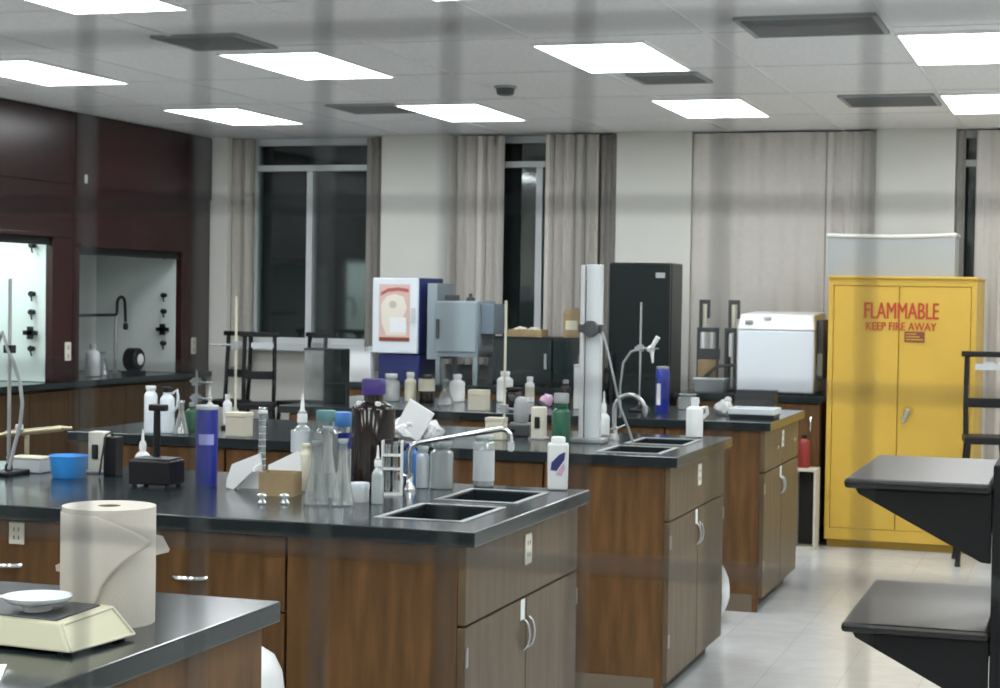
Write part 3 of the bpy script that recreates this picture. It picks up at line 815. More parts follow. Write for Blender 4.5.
bottle('reagent_bottle', (-1.99, 5.255, HB), .025, .13, 'blue plastic bottle under the long sink spout', 'bottle', 'blue_label', 'blue_can', nr=.6, nh=.15)
bottle('reagent_bottle', (-1.93, 5.20, HB), .020, .128, 'pale frosted bottle beside the blue bottle under the sink spout', 'bottle', 'white_enamel', 'frosted', nr=.8, nh=.14)
bottle('reagent_bottle', (-1.869, 5.20, HB), .036, .145, 'wide frosted plastic bottle in the middle under the sink spout', 'bottle', 'frosted', 'frosted', nr=.8, nh=.14)
bottle('reagent_bottle', (-1.772, 5.315, HB), .033, .162, 'tall frosted bottle behind the far sink basin, below the spout tip', 'bottle', 'frosted', 'frosted', nr=.85, nh=.1, shoulder=.06, band=('grey_light', .12, .7))
t = thing('faucet', (-1.941, 5.11, HB+.0006), 'chrome faucet with long straight spout over the glassware bench sinks', 'faucet')
mb = MB(); mb.tube([(0, 0, .02), (0, 0, .115), (.008, .002, .135), (.03, .006, .145), (.14, .03, .166), (.27, .06, .190), (.285, .063, .188), (.296, .066, .175), (.30, .067, .15)], .0085, 10); mb.build('spout', 'chrome', t, SM)
MB().lathe([(.024, 0), (.024, .008), (.014, .02), (.014, .05)], seg=16).build('faucet_base', 'chrome', t, SM)
MB().lathe([(.006, 0), (.010, .004), (.011, .028)], (.30, .067, .124), 12).build('nozzle', 'grey_light', t, SM)
for s in (-1, 1):
    mb = MB(); mb.cyl((0, 0, .04), (s*.02, -.030, .05), .005, .004, 8); mb.box(s*.02-.005, s*.02+.005, -.042, -.026, .046, .055); mb.build('lever', 'chrome', t, SM)
# square white bottle with a navy diamond
t = thing('squeeze_bottle', (-1.54, 5.337, HB), 'square white bottle with dark blue diamond mark at the bench corner', 'bottle', .28)
mb = MB(); hexa(mb, (-.031, .031, -.027, .027), (-.033, .033, -.029, .029), 0, .142); mb.build('bottle_body', 'white_plastic', t, bevel=.006)
MB().lathe([(.022, .1425), (.022, .158), (.019, .162), (0, .162)], seg=20, close=False).build('cap', 'white_plastic', t, SM)
mb = MB(); mb.prism([(-.022, .062), (-.004, .060), (.020, .095), (.022, .118), (.004, .110), (-.020, .085)], -.0302, -.0285, 'Y'); mb.build('diamond_mark', 'navy', t)
mb = MB(); mb.prism([(-.006, .050), (.012, .046), (.022, .068), (.018, .084)], -.0300, -.0283, 'Y'); mb.build('pink_mark', 'pink', t)
# ring stand with hose near the bench's far part
t = ring_stand((-3.244, 4.98, HB), .62, 'grey ring stand with curved hose at the hood side of the glassware bench', base=(.075, .13))
mb = MB(); mb.tube([(-.05, .0, .40), (-.02, -.01, .45), (0, -.012, .40), (.02, -.012, .36), (.045, -.012, .30), (.055, -.012, .23), (.048, -.012, .16), (.03, -.012, .10), (.02, -.03, .02)], .006, 8); mb.build('hose', 'grey_plastic', t, SM)
mb = MB(); mb.box(-.014, .014, -.014, .014, .385, .41); mb.build('clamp', 'black_plastic', t)
t = thing('gas_tap', (-3.364, 5.27, HB), 'brass coloured double gas tap with white knob behind the pale box', 'gas tap')
MB().lathe([(.022, 0), (.022, .008), (.008, .014), (.008, .11)], seg=14).build('post', 'brass', t, SM)
mb = MB(); mb.cyl((-.06, -.03, .105), (.13, .01, .128), .011, .010, 12); mb.cyl((-.06, -.03, .105), (-.10, -.05, .096), .008, .006, 10); mb.cyl((.13, .01, .128), (.16, .02, .129), .007, .005, 10)
mb.build('tap_body', 'brass', t, SM)
MB().lathe([(0, 0), (.012, .002), (.014, .01), (.012, .02), (0, .022)], (-.01, -.03, .118), 14, False).build('knob', 'white_plastic', t, SM)
MB().cyl((.02, -.005, .116), (.02, -.02, .118), .004).build('stem', 'brass', t)

# ---- middle bench
bottle('wash_bottle', (-3.690, 6.70, HB), .027, .195, 'white bottle on the middle bench, in front of the hoods', 'bottle', 'white_enamel', 'white_plastic', nr=.7, nh=.1)
t = bottle('wash_bottle', (-3.632, 6.735, HB), .030, .19, 'white bottle with dark cap and looped handle on the middle bench', 'bottle', 'white_enamel', 'black_plastic', nr=.6, nh=.16)
MB().tube([(.026, 0, .165), (.045, 0, .18), (.05, 0, .15), (.046, 0, .11), (.03, 0, .09)], .006, 8).build('handle', 'white_enamel', t, SM)
erlenmeyer('conical_flask', (-3.548, 6.70, HB), .032, .13, 'clear conical flask beside the white bottle with looped handle', 'conical flasks')
t = bottle('reagent_bottle', (-3.59, 6.88, HB), .034, .12, 'dark green glass bottle behind the tall blue canister', 'bottle', 'green_glass', 'grey_plastic', nh=.2)
ring_stand((-3.651, 7.03, HB), .25, 'short stand holding two pale clamps behind the green bottle', (.07, .10), clamp=[(.20, .05, -.03), (.13, .05, -.03)])
bottle('reagent_bottle', (-3.628, 7.28, HB), .020, .135, 'slim white bottle behind the tall blue canister', 'bottle', 'white_plastic', 'white_plastic', nr=.5, nh=.2)
bottle('wash_bottle', (-3.70, 7.25, HB), .018, .165, 'slim white dropper bottle with long tip behind the short stand', 'bottle', 'cream', 'white_plastic', nh=.4, spout=True)
t = thing('small_carton', (-3.30, 6.73, HB), 'small cream box on the middle bench behind the blue canister', 'box')
MB().box(-.045, .045, -.035, .035, 0, .08).build('box_body', 'beige_card', t, bevel=.002)
MB().box(-.047, .047, -.037, .037, .0803, .098).build('lid', 'cream', t, bevel=.002)
ring_stand((-3.501, 7.10, HB), .57, 'tall thin pale ring stand beside the cream box', (.08, .12), m='cream', clamp=[(.36, -.06, -.02)])
t = thing('towel_wad', (-2.55, 6.78, HB), 'crumpled white paper towels piled on the middle bench', 'paper towels')
rnd = random.Random(3)
def crumple(name, c, sx, sy, sz, sub=3, amp=.35):
    bm = bmesh.new(); bmesh.ops.create_icosphere(bm, subdivisions=sub, radius=1)
    from mathutils import noise
    for v in bm.verts:
        n = noise.noise(v.co*1.7+Vector(c)*9) + .5*noise.noise(v.co*4+Vector(c)*7)
        v.co *= 1+amp*n
        v.co = Vector((v.co.x*sx, v.co.y*sy, max(-.95, v.co.z)*sz))+Vector(c)
    mb = MB(); mb.bm.free(); mb.bm = bm
    return mb
crumple('a', (-.03, 0, .055), .075, .05, .052).build('paper_wad', 'white_paper', t)
mb = MB(); mb.box(-.06, .055, -.012, .0, .0, .13, (.5, 'Y'), (0, 0, .06)); mb.build('folded_sheet', 'white_paper', t).location = (.01, -.03, .025)
crumple('b', (.06, .01, .045), .05, .04, .042).build('paper_wad', 'white_paper', t)
t = thing('small_carton', (-2.312, 7.09, HB), 'cream box in front of the grey stirrer on the middle bench', 'box')
MB().box(-.039, .039, -.03, .03, 0, .072).build('box_body', 'cream', t, bevel=.003)
MB().box(-.040, .040, -.031, .031, .0723, .09).build('lid', 'beige_card', t, bevel=.002)
power_post((-2.155, 7.175, HB), 'pale power post with dark socket beside the green bottle')
t = thing('stirrer', (-2.28, 7.33, HB), 'dark grey laboratory stirrer on the middle bench behind the cream box', 'stirrer')
MB().box(-.05, .05, -.05, .05, 0, .05).build('housing', 'dark_grey', t, bevel=.006)
MB().lathe([(.045, .05), (.045, .056), (0, .057)], seg=24, close=False).build('hot_plate', 'steel', t, SM)
MB().lathe([(.028, .0575), (.032, .07), (.032, .13), (.025, .155), (.012, .165), (0, .166)], seg=20).build('motor_cover', 'grey_plastic', t, SM)
MB().lathe([(.009, 0), (.009, .012)], (-.02, -.05, .022), 12, True, 'Y').build('knob', 'black_plastic', t, SM)
bottle('reagent_bottle', (-2.005, 6.985, HB), .038, .205, 'dark green glass bottle with grey cap beside the tall white column', 'bottle', 'green_glass', 'grey_plastic', nr=.7, nh=.28, shoulder=.1)
t = thing('column_stand', (-1.925, 7.13, HB), 'tall white measuring column with dark slot and black clamp on the middle bench', 'column stand')
MB().box(-.065, .065, -.055, .055, 0, .018).build('base', 'grey_plastic', t, bevel=.004)
MB().box(-.020, .043, -.02, .02, .018, .722).build('column', 'grey_light', t, bevel=.003)
MB().box(-.043, -.0245, -.022, .018, .018, .720).build('rail', 'white_plastic', t, bevel=.003)
MB().box(-.0243, -.0202, -.012, .012, .02, .66).build('slot', 'black_plastic', t)
kb = MB().lathe([(.03, 0), (.033, .006), (.033, .028), (.028, .034), (0, .035)], (.005, -.055, .462), 20, True, 'Y').build('clamp_knob', 'dark_grey', t, SM)
mb = MB(); mb.box(-.05, .05, -.024, .024, .445, .48); mb.build('clamp_carriage', 'dark_grey', t, bevel=.004)
MB().tube([(.05, -.02, .45), (.07, -.03, .40), (.10, -.03, .28), (.13, -.02, .15), (.16, .02, .05), (.17, .04, .005)], .005, 8).build('cable', 'grey_plastic', t, SM)
ring_stand((-2.42, 7.53, HB), .57, 'thin pale ring stand at the back of the middle bench', (.08, .12), m='cream', clamp=[(.10, .05, -.02)])
gooseneck('faucet', (-1.865, 7.29, HB), 'chrome faucet with curved spout at the middle bench sinks', .19, .13, .0, .010, 'steel', .0)
bottle('wash_bottle', (-1.97, 7.52, HB), .026, .19, 'small white wash bottle beside the tall white column', 'bottle', 'white_plastic', 'white_plastic', nh=.5, spout=True)
t = bottle('reagent_bottle', (-1.595, 7.615, HB), .036, .17, 'white plastic bottle with side handle behind the middle bench sinks', 'bottle', 'white_plastic', 'white_plastic', nr=.45, nh=.22, shoulder=.08)
MB().tube([(.03, 0, .125), (.052, 0, .128), (.056, 0, .105), (.036, 0, .085)], .008, 8).build('handle', 'white_plastic', t, SM)

# ---- far bench
t = bottle('reagent_bottle', (-3.655, 9.33, HB), .05, .15, 'clear bottle with white cap beside the cream bottle on the far bench', 'bottle', 'frosted', 'white_plastic', nr=.6)
bottle('reagent_bottle', (-3.553, 9.36, HB), .032, .16, 'cream plastic bottle in front of the white incubator', 'bottle', 'cream', 'white_plastic', nr=.6)
bottle('reagent_bottle', (-3.454, 9.35, HB), .045, .15, 'dark bottle with cream label below the blue oven', 'bottle', 'amber', 'amber', nr=.6, nh=.1, band=('cream', .42, .86))
bottle('reagent_bottle', (-3.33, 9.50, HB), .044, .15, 'round white bottle below the blue oven legs', 'bottle', 'white_plastic', 'white_enamel', nr=.5)
erlenmeyer('conical_flask', (-3.271, 9.15, HB), .045, .13, 'clear conical flask on the far bench beside the cream box', 'conical flasks')
t = thing('small_carton', (-2.975, 8.83, HB), 'cream box on the front edge of the far bench', 'box')
MB().box(-.049, .049, -.035, .035, 0, .08).build('box_body', 'beige_card', t, bevel=.003)
MB().box(-.050, .050, -.036, .036, .0803, .107).build('lid', 'cream', t, bevel=.002)
bottle('reagent_bottle', (-3.09, 9.62, HB), .046, .17, 'large white jug behind the cream box on the far bench', 'bottle', 'white_plastic', 'white_plastic', nr=.5, nh=.18)
bottle('reagent_bottle', (-2.97, 9.70, HB), .026, .14, 'slim white bottle in front of the low black chests', 'bottle', 'white_plastic', 'white_enamel', nr=.6, band=('beige_card', .2, .6))
bottle('squat_jar', (-2.94, 9.30, HB), .05, .10, 'squat dark jar behind the cream box on the far bench', 'jar', 'amber', 'black_plastic', nr=.8, nh=.16)
t = thing('pink_sponge', (-2.76, 9.33, HB), 'pink folded cloth on the far bench near the white column', 'cloth')
crumple('c', (0, 0, .034), .036, .03, .034).build('cloth_fold', 'pink', t, math.radians(60))
bottle('reagent_bottle', (-2.69, 9.45, HB), .028, .14, 'amber bottle with grey cap near the pink cloth', 'bottle', 'amber', 'grey_plastic', nr=.5)
t = thing('white_box', (-2.561, 9.25, HB), 'upright white box behind the tall white column', 'box')
MB().box(-.02, .02, -.03, .03, 0, .22).build('box_body', 'white_paper', t, bevel=.002)
MB().box(-.021, .021, -.031, .031, .2203, .235).build('lid', 'grey_light', t, bevel=.002)
t = ring_stand((-2.22, 9.20, HB), .567, 'ring stand holding a bent hose with white burner clamp on the far bench', (.09, .13), clamp=[(.33, .05, -.02)])
MB().tube([(-.10, 0, .0), (-.105, 0, .12), (-.09, 0, .25), (-.05, 0, .31), (.0, -.01, .325), (.05, -.02, .33)], .006, 8).build('hose', 'grey_plastic', t, SM)
mb = MB(); mb.cyl((.05, -.02, .33), (.075, -.03, .315), .018, .014, 10); mb.cyl((.06, -.025, .325), (.10, -.03, .39), .010, .013, 10); mb.cyl((.068, -.028, .32), (.074, -.03, .255), .012, .005, 10)
mb.build('burner', 'white_plastic', t, SM)
t = thing('blue_bottle', (-2.095, 9.18, HB), 'dark blue cylindrical bottle with white label on the far bench', 'bottle')
MB().lathe([(.034, 0), (.036, .004), (.036, .215), (.032, .226)], seg=28).build('bottle_body', 'blue_can', t, SM)
MB().lathe([(.032, .2262), (.033, .238), (0, .239)], seg=24, close=False).build('cap', 'grey_plastic', t, SM)
mb = MB(); a0 = math.atan2(-9.18, 2.095)
pts = [(.0366*math.cos(a0-.95+i*.07), .0366*math.sin(a0-.95+i*.07)) for i in range(11)]
mb.prism(pts+[(x*.985, y*.985) for x, y in pts][::-1], .04, .15, 'Z'); mb.build('paper_label', 'white_paper', t)
bottle('reagent_bottle', (-2.03, 9.50, HB), .052, .085, 'low frosted beaker beside the dark blue bottle on the far bench', 'beaker', 'frosted', 'frosted', nr=.85, nh=.12)
t = thing('tray', (-1.583, 9.03, HB), 'flat pale tray with dark base on the corner of the far bench', 'tray')
hexa(MB(), (-.115, .105, -.09, .09), (-.12, .11, -.10, .10), 0, .02).build('tray_base', 'dark_grey', t, bevel=.003)
mb = MB(); mb.slab([-.122, -.108, .098, .112], [-.102, -.088, .09, .102], {(1, 1)}, .0203, .05); mb.box(-.108, .098, -.088, .09, .0203, .026)
mb.build('tray_body', 'grey_light', t, bevel=.003)
t = thing('display_unit', (-1.672, 9.55, HB), 'black bench instrument with slanted screen behind the pale tray', 'instrument')
hexa(MB(), (-.105, .105, -.09, .07), (-.105, .105, -.03, .07), 0, .112).build('housing', 'black_plastic', t, bevel=.005)
mb = MB(); n1 = Vector((0, -.112, .06)).normalized()
mb.prism([(-.0815, .02), (-.0395, .098), (-.0385, .0975), (-.0805, .0195)], -.085, .085, 'X'); mb.build('screen', 'black_plastic', t)
t = thing('cloth_pile', (-1.765, 9.14, HB), 'white crumpled bag beside the pale tray on the far bench', 'bag')
crumple('d', (0, 0, .036), .045, .05, .042).build('bag_body', 'white_plastic', t, math.radians(60))
crumple('e', (.02, .0, .078), .02, .02, .018).build('bag_neck', 'white_plastic', t, math.radians(60))
t = thing('glass_tank', (-3.97, 9.05, HB), 'narrow glass tank at the hood end of the far bench', 'tank')
mb = MB(); W, D, Hh = .055, .06, .28
mb.box(-W, W, -D, -D+.004, .012, Hh); mb.box(-W, W, D-.004, D, .012, Hh); mb.box(-W, -W+.004, -D+.004, D-.004, .012, Hh); mb.box(W-.004, W, -D+.004, D-.004, .012, Hh)
mb.build('glass_wall', 'glass', t)
mb = MB(); mb.slab([-W-.003, -W+.006, W-.006, W+.003], [-D-.003, -D+.006, D-.006, D+.003], {(1, 1)}, Hh, Hh+.012); mb.build('rim', 'dark_grey', t)
MB().box(-W-.003, W+.003, -D-.003, D+.003, 0, .012).build('base', 'dark_grey', t)
t = thing('black_cabinet', (-3.862, 9.06, HB), 'dark green black upright box beside the glass tank', 'box')
MB().box(-.052, .048, -.06, .06, .0, .29).build('housing', 'fridge_black', t, bevel=.004)
MB().box(-.03, .09, -.10, -.062, .0, .11).build('lower_box', 'fridge_black', t, bevel=.004)

# ---- back counter
t = thing('incubator', (-4.40, 11.50, HB), 'white incubator on a dark blue base with poster on its door', 'incubator')
MB().box(-.13, .16, -.18, .25, 0, .19).build('base', 'blue_panel', t, bevel=.006)
MB().box(-.16, .16, -.18, .28, .192, .70).build('housing', 'blue_panel', t, bevel=.006)
dr = MB().box(-.164, .158, -.215, -.182, .196, .698).build('door', 'white_enamel', t, bevel=.008)
po = MB().box(-.112, .105, -.2185, -.2155, .275, .655).build('poster', 'poster_pink', t)
mb = MB(); mb.prism([(-.10, .60), (-.05, .628), (.02, .635), (.095, .625), (.095, .602), (.02, .612), (-.05, .605), (-.10, .578)], -.2203, -.2187, 'Y'); mb.build('red_band', 'poster_red', po)
mb = MB(); mb.prism([(-.095, .40), (-.10, .52), (-.06, .575), (0, .592), (.06, .57), (.085, .50), (.06, .44), (.085, .38), (.08, .315), (-.06, .315)], -.2200, -.2187, 'Y'); mb.build('pale_figure', 'poster_cream', po)
mb = MB(); mb.box(-.035, .080, -.2208, -.2202, .335, .435); mb.build('white_patch', 'white_paper', po)
mb = MB(); mb.box(-.112, .105, -.2200, -.2187, .277, .302); mb.build('dark_strip', 'maroon_ink', po)
mb = MB(); mb.lathe([(.026, 0), (.026, .0008)], (-.015, -.2209, .52), 20, True, 'Y'); mb.build('round_mark', 'beige_card', po)
MB().box(.12, .145, -.232, -.2155, .40, .50).build('handle', 'grey_light', dr, bevel=.004)
t = thing('white_carton', (-4.63, 11.33, HB), 'white carton in front of the dark blue incubator base', 'carton')
MB().box(-.10, .06, -.06, .03, 0, .19).build('carton_body', 'white_paper', t, bevel=.003)
MB().box(-.102, .062, -.062, .032, .1903, .202).build('lid', 'white_enamel', t, bevel=.002)
t = thing('drying_oven', (-3.97, 11.48, HB), 'pale blue laboratory oven on four legs beside the incubator', 'oven')
for x in (-.13, .13):
    for y in (-.16, .16): MB().box(x-.016, x+.016, y-.016, y+.016, 0, .18).build('leg', 'grey_blue', t)
MB().box(-.145, .145, -.18, .2, .181, .552).build('housing', 'grey_blue', t, bevel=.006)
dr = MB().box(-.140, .140, -.198, -.1815, .215, .545).build('door', 'grey_blue', t, bevel=.006)
MB().box(-.132, -.112, -.222, -.199, .30, .43).build('handle', 'dark_grey', dr, bevel=.004)
MB().box(.1455, .235, -.12, .19, .335, .535).build('control_box', 'grey_blue_dark', t, bevel=.005)
MB().box(-.22, -.148, -.15, .16, .16, .665).build('side_cabinet', 'grey_blue', t, bevel=.005)
mb = MB(); mb.box(-.11, -.03, -.12, -.04, .553, .59); mb.build('top_vent', 'dark_grey', t, bevel=.006)
MB().lathe([(.03, .553), (.03, .57), (.012, .58), (.012, .60)], (.06, -.08, 0), 14).build('thermometer_port', 'dark_grey', t, SM)
for cx_, w_, lb_ in ((-3.50, .205, 'low black chest beside the pale blue oven, under the narrow window'), (-3.18, .115, 'smaller low black chest next to the black fridge')):
    t = thing('black_chest', (cx_, 11.50, HB), lb_, 'chest')
    MB().box(-w_, w_, -.24, .2, .012, .325).build('housing', 'fridge_black', t, bevel=.006)
    dr = MB().box(-w_+.006, w_-.006, -.258, -.2415, .03, .31).build('door', 'dark_glass', t, bevel=.005)
    MB().box(w_-.05, w_-.035, -.278, -.259, .12, .22).build('handle', 'grey_plastic', dr, bevel=.003)
    for x in (-w_+.03, w_-.03):
        for y in (-.2, .16): MB().lathe([(.014, 0), (.014, .012)], (x, y, 0), 10).build('foot', 'black_rubber', t)
t = thing('small_carton', (-3.19, 11.42, HB+.3255), 'brown cardboard carton on top of the smaller black chest', 'carton')
MB().box(-.065, .055, -.07, .07, 0, .15).build('carton_body', 'cardboard', t, bevel=.002)
mb = MB(); mb.prism([(-.065, .15), (.055, .15), (.04, .195), (-.05, .18)], -.072, -.069, 'Y'); mb.build('flap', 'cardboard', t)
mb = MB(); mb.prism([(-.07, .15), (.07, .15), (.05, .20), (-.04, .19)], .053, .056, 'X'); mb.build('flap', 'cardboard', t)
MB().box(-.05, .03, -.0715, -.0702, .05, .11).build('paper_label', 'cream', t)
t = thing('paper_stack', (-3.52, 11.42, HB+.3255), 'tray of crumpled brown paper on the low black chest', 'tray')
mb = MB(); mb.slab([-.12, -.11, .11, .12], [-.08, -.07, .07, .08], {(1, 1)}, 0, .045); mb.box(-.11, .11, -.07, .07, 0, .006); mb.build('tray_body', 'cardboard', t)
crumple('f', (-.05, 0, .035), .05, .05, .028).build('paper_wad', 'beige_card', t)
crumple('g', (.05, 0, .035), .05, .05, .026).build('paper_wad', 'beige_card', t)
t = thing('refrigerator', (-2.735, 11.62, 0), 'tall black refrigerator with small silver badge by the back wall', 'refrigerator')
MB().box(-.21, .192, -.26, .06, .03, 1.735).build('housing', 'fridge_black', t, bevel=.008)
dr = MB().box(-.205, .190, -.318, -.2615, .06, 1.73).build('door', 'fridge_black', t, bevel=.010)
MB().box(-.185, -.160, -.352, -.319, .75, 1.15).build('handle', 'black_plastic', dr, bevel=.006)
MB().box(.10, .16, -.3205, -.3185, 1.638, 1.672).build('badge', 'steel', dr, bevel=.003)
for x in (-.17, .15):
    for y in (-.22, .03): MB().lathe([(.02, 0), (.02, .03)], (x, y, 0), 10).build('foot', 'black_rubber', t)
t = thing('ice_machine', (-1.87, 11.58, HB), 'large white box appliance with lid on the wall counter', 'appliance')
MB().box(-.235, .245, -.27, .30, .012, .40).build('housing', 'white_enamel', t, bevel=.010)
hexa(MB(), (-.238, .248, -.275, .30), (-.225, .235, -.225, .28), .402, (.500, .515)).build('lid', 'white_plastic', t, bevel=.012)
MB().box(-.19, -.14, -.271, -.258, .44, .462).build('badge', 'grey_plastic', t, bevel=.002)
MB().box(-.08, -.03, -.256, -.244, .472, .488).build('latch', 'grey_light', t, bevel=.002)
MB().box(.2465, .29, -.18, .2, .10, .47).build('side_unit', 'dark_grey', t, bevel=.005)
MB().box(.252, .285, -.186, -.1805, .12, .26).build('side_panel', 'grey_plastic', t)
for x in (-.2, .2):
    for y in (-.22, .25): MB().lathe([(.016, 0), (.016, .012)], (x, y, 0), 10).build('foot', 'black_rubber', t)
# black drying rack with pale tubes
t = thing('drying_rack', (-2.30, 11.62, HB), 'black metal rack with pale tubes beside the black fridge', 'rack')
MB().box(-.12, .15, -.12, .10, 0, .012).build('base', 'black_metal', t, bevel=.003)
for x0, x1, z, y in ((-.125, -.055, .585, .05), (.065, .140, .585, .05), (-.12, .02, .405, -.03), (.06, .135, .405, -.03)):
    mb = MB(); mb.box(x0, x1, y-.016, y+.016, z-.028, z); mb.box(x0, x0+.018, y-.014, y+.014, .012, z-.028); mb.box(x1-.016, x1, y-.014, y+.014, z-.12 if z > .5 else .012, z-.028)
    mb.build('hook_frame', 'dark_grey', t, bevel=.003)
for x, z0, z1, y in ((-.088, .42, .555, .05), (-.085, .25, .375, -.03), (-.025, .25, .375, -.03), (.10, .42, .55, .05), (.10, .22, .37, -.03)):
    MB().lathe([(.014, z0), (.016, z0+.01), (.016, z1)], (x, y, 0), 14).build('tube', 'cream' if y > 0 else 'white_plastic', t, SM)
MB().box(-.11, .03, -.055, -.025, .20, .27).build('cross_bar', 'dark_grey', t, bevel=.003)
MB().box(-.10, .02, -.10, -.062, .085, .20).build('bin', 'cardboard', t, bevel=.003)
mb = MB(); mb.cyl((-.12, -.115, .03), (.03, -.11, .16), .010, .010, 8); mb.cyl((.03, -.11, .16), (.14, -.11, .17), .010, .010, 8); mb.build('brace', 'dark_grey', t)
t = thing('plastic_tub', (-2.29, 11.40, HB), 'low frosted plastic tub in front of the black rack', 'tub')
hexa(MB(), (-.09, .09, -.06, .06), (-.10, .10, -.07, .07), 0, .075).build('tub_body', 'acrylic', t, bevel=.006)
MB().box(-.104, .104, -.074, .074, .0755, .088).build('lid', 'grey_light', t, bevel=.003)

# ---- yellow flammables cabinet
t = thing('flammables_cabinet', (-1.089, 11.64, 0), 'tall yellow safety cabinet with red lettering on double doors', 'cabinet')
X0, X1 = -.4395, .4395; Yf = -.43
MB().box(X0, X1, Yf+.03, .42, .05, 1.648).build('body', 'yellow', t, bevel=.004)
MB().box(X0+.01, X1-.01, Yf+.06, .40, 0, .049).build('plinth', 'yellow_edge', t)
fr = MB(); fr.slab([X0, X0+.03, X1-.03, X1], [.05, .12, 1.605, 1.65], {(1, 1)}, 0, .03)
for v in fr.bm.verts: v.co = Vector((v.co.x, Yf+v.co.z, v.co.y))
fr.build('face_frame', 'yellow', t, bevel=.003)
mb = MB(); mb.box(X0-.006, X1+.006, Yf-.012, .42, 1.6485, 1.665); mb.build('top_lip', 'yellow', t, bevel=.004)
for a, b in ((X0+.033, -.016), (-.011, X1-.033)):
    dr = MB().box(a, b, Yf+.002, Yf+.028, .123, 1.602).build('door', 'yellow', t, bevel=.003)
    hg = MB()
    hx = a-.003 if a < -.1 else b+.003
    for z in (.3, .85, 1.4): hg.cyl((hx, Yf, z), (hx, Yf, z+.06), .006, seg=8)
    hg.build('hinge', 'yellow_edge', dr)
    if a > -.1:
        MB().lathe([(.035, 0), (.035, .006), (.03, .009), (0, .009)], (a+.06, Yf-.008, .85), 20, True, 'Y').build('handle_plate', 'yellow_edge', dr, SM)
        mb = MB(); mb.box(a+.048, a+.072, Yf-.03, Yf-.009, .78, .865, (.35, 'Y'), (a+.06, 0, .85)); mb.build('handle', 'steel', dr, bevel=.004)
def letters(name, s, size, loc, m, parent, sx=1.0, bold=.0):
    c = bpy.data.curves.new(name, 'FONT'); c.body = s; c.size = size; c.align_x = 'CENTER'; c.align_y = 'BOTTOM_BASELINE'
    c.extrude = .0008
    o = bpy.data.objects.new(name, c); COL.objects.link(o); c.materials.append(M[m])
    bpy.context.view_layer.update()
    me = bpy.data.meshes.new_from_object(o.evaluated_get(bpy.context.evaluated_depsgraph_get()))
    bpy.data.objects.remove(o); bpy.data.curves.remove(c)
    if bold:                                      # heavier strokes: the outline widened sideways
        bm = bmesh.new(); src = me.copy()
        for q, d in ((-bold, 0), (0, .0003), (bold, .0006)):
            n0 = len(bm.verts); bm.from_mesh(src); bm.verts.ensure_lookup_table()
            for v in bm.verts[n0:]: v.co.x += q; v.co.z += d
        bm.to_mesh(me); bm.free()
    k = bpy.data.objects.new(name, me); COL.objects.link(k)
    k.location = loc; k.rotation_euler = (PI/2, 0, 0); k.scale = (sx, 1, 1); k.parent = parent
    return k
letters('lettering', 'FLAMMABLE', .142, (-.003, Yf-.0005, 1.408), 'red_ink', t, .585, .0035)
letters('lettering', 'KEEP FIRE AWAY', .070, (-.003, Yf-.0005, 1.338), 'red_ink', t, .80, .0016)
st = MB().box(.02, .14, Yf-.0015, Yf+.0015, 1.268, 1.332).build('warning_sticker', 'maroon_ink', t)
mb = MB()
for k in range(3): mb.box(.03, .13-.02*k, Yf-.0022, Yf-.0016, 1.280+.017*k, 1.287+.017*k)
mb.build('sticker_line', 'yellow_edge', st)
t = thing('acrylic_bin', (-1.185, 11.62, 1.6655), 'translucent grey plastic bin with white rim on top of the yellow cabinet', 'bin')
mb = MB(); a, b, d = -.39, .385, .17
mb.box(a, b, -d, -d+.006, .006, .245); mb.box(a, b, d-.006, d, .006, .245); mb.box(a, a+.006, -d+.006, d-.006, .006, .245); mb.box(b-.006, b, -d+.006, d-.006, .006, .245); mb.box(a, b, -d, d, 0, .006)
mb.build('bin_wall', 'acrylic', t)
mb = MB(); pts = []
n = 16
for i in range(n+1):
    u = i/n; pts.append((a + (b-a)*u, -d, .255 - .012*math.sin(PI*u*.9) + .010*u))
mb.tube(pts, .012, 8); mb.tube([(b, -d, .265), (b, d, .262)], .010, 8); mb.tube([(a, -d, .255), (a, d, .255)], .010, 8); mb.tube([(a, d, .255), (b, d, .262)], .010, 8)
mb.build('rim', 'white_plastic', t, SM)
# open crate and red canister between counter and cabinet
t = thing('open_crate', (-1.625, 11.10, 0), 'narrow beige open-fronted crate on the floor beside the yellow cabinet', 'crate')
mb = MB(); W, D, Hh = .069, .085, .49
mb.box(-W, -W+.014, -D, D, 0, Hh); mb.box(W-.014, W, -D, D, 0, Hh); mb.box(-W+.014, W-.014, -D, D, 0, .016); mb.box(-W+.014, W-.014, -D, D, Hh-.016, Hh)
mb.build('crate_frame', 'beige_card', t, bevel=.002)
MB().box(-W+.014, W-.014, D-.012, D, .016, Hh-.016).build('back_board', 'kick', t)
t = thing('red_canister', (-1.645, 11.11, .4905), 'red canister standing on the open crate near the yellow cabinet', 'canister')
MB().lathe([(.034, 0), (.036, .004), (.036, .15), (.028, .17), (.016, .178)], seg=24).build('canister_body', 'red_plastic', t, SM)
MB().lathe([(.017, .178), (.017, .2), (0, .202)], seg=16, close=False).build('cap', 'black_plastic', t, SM)

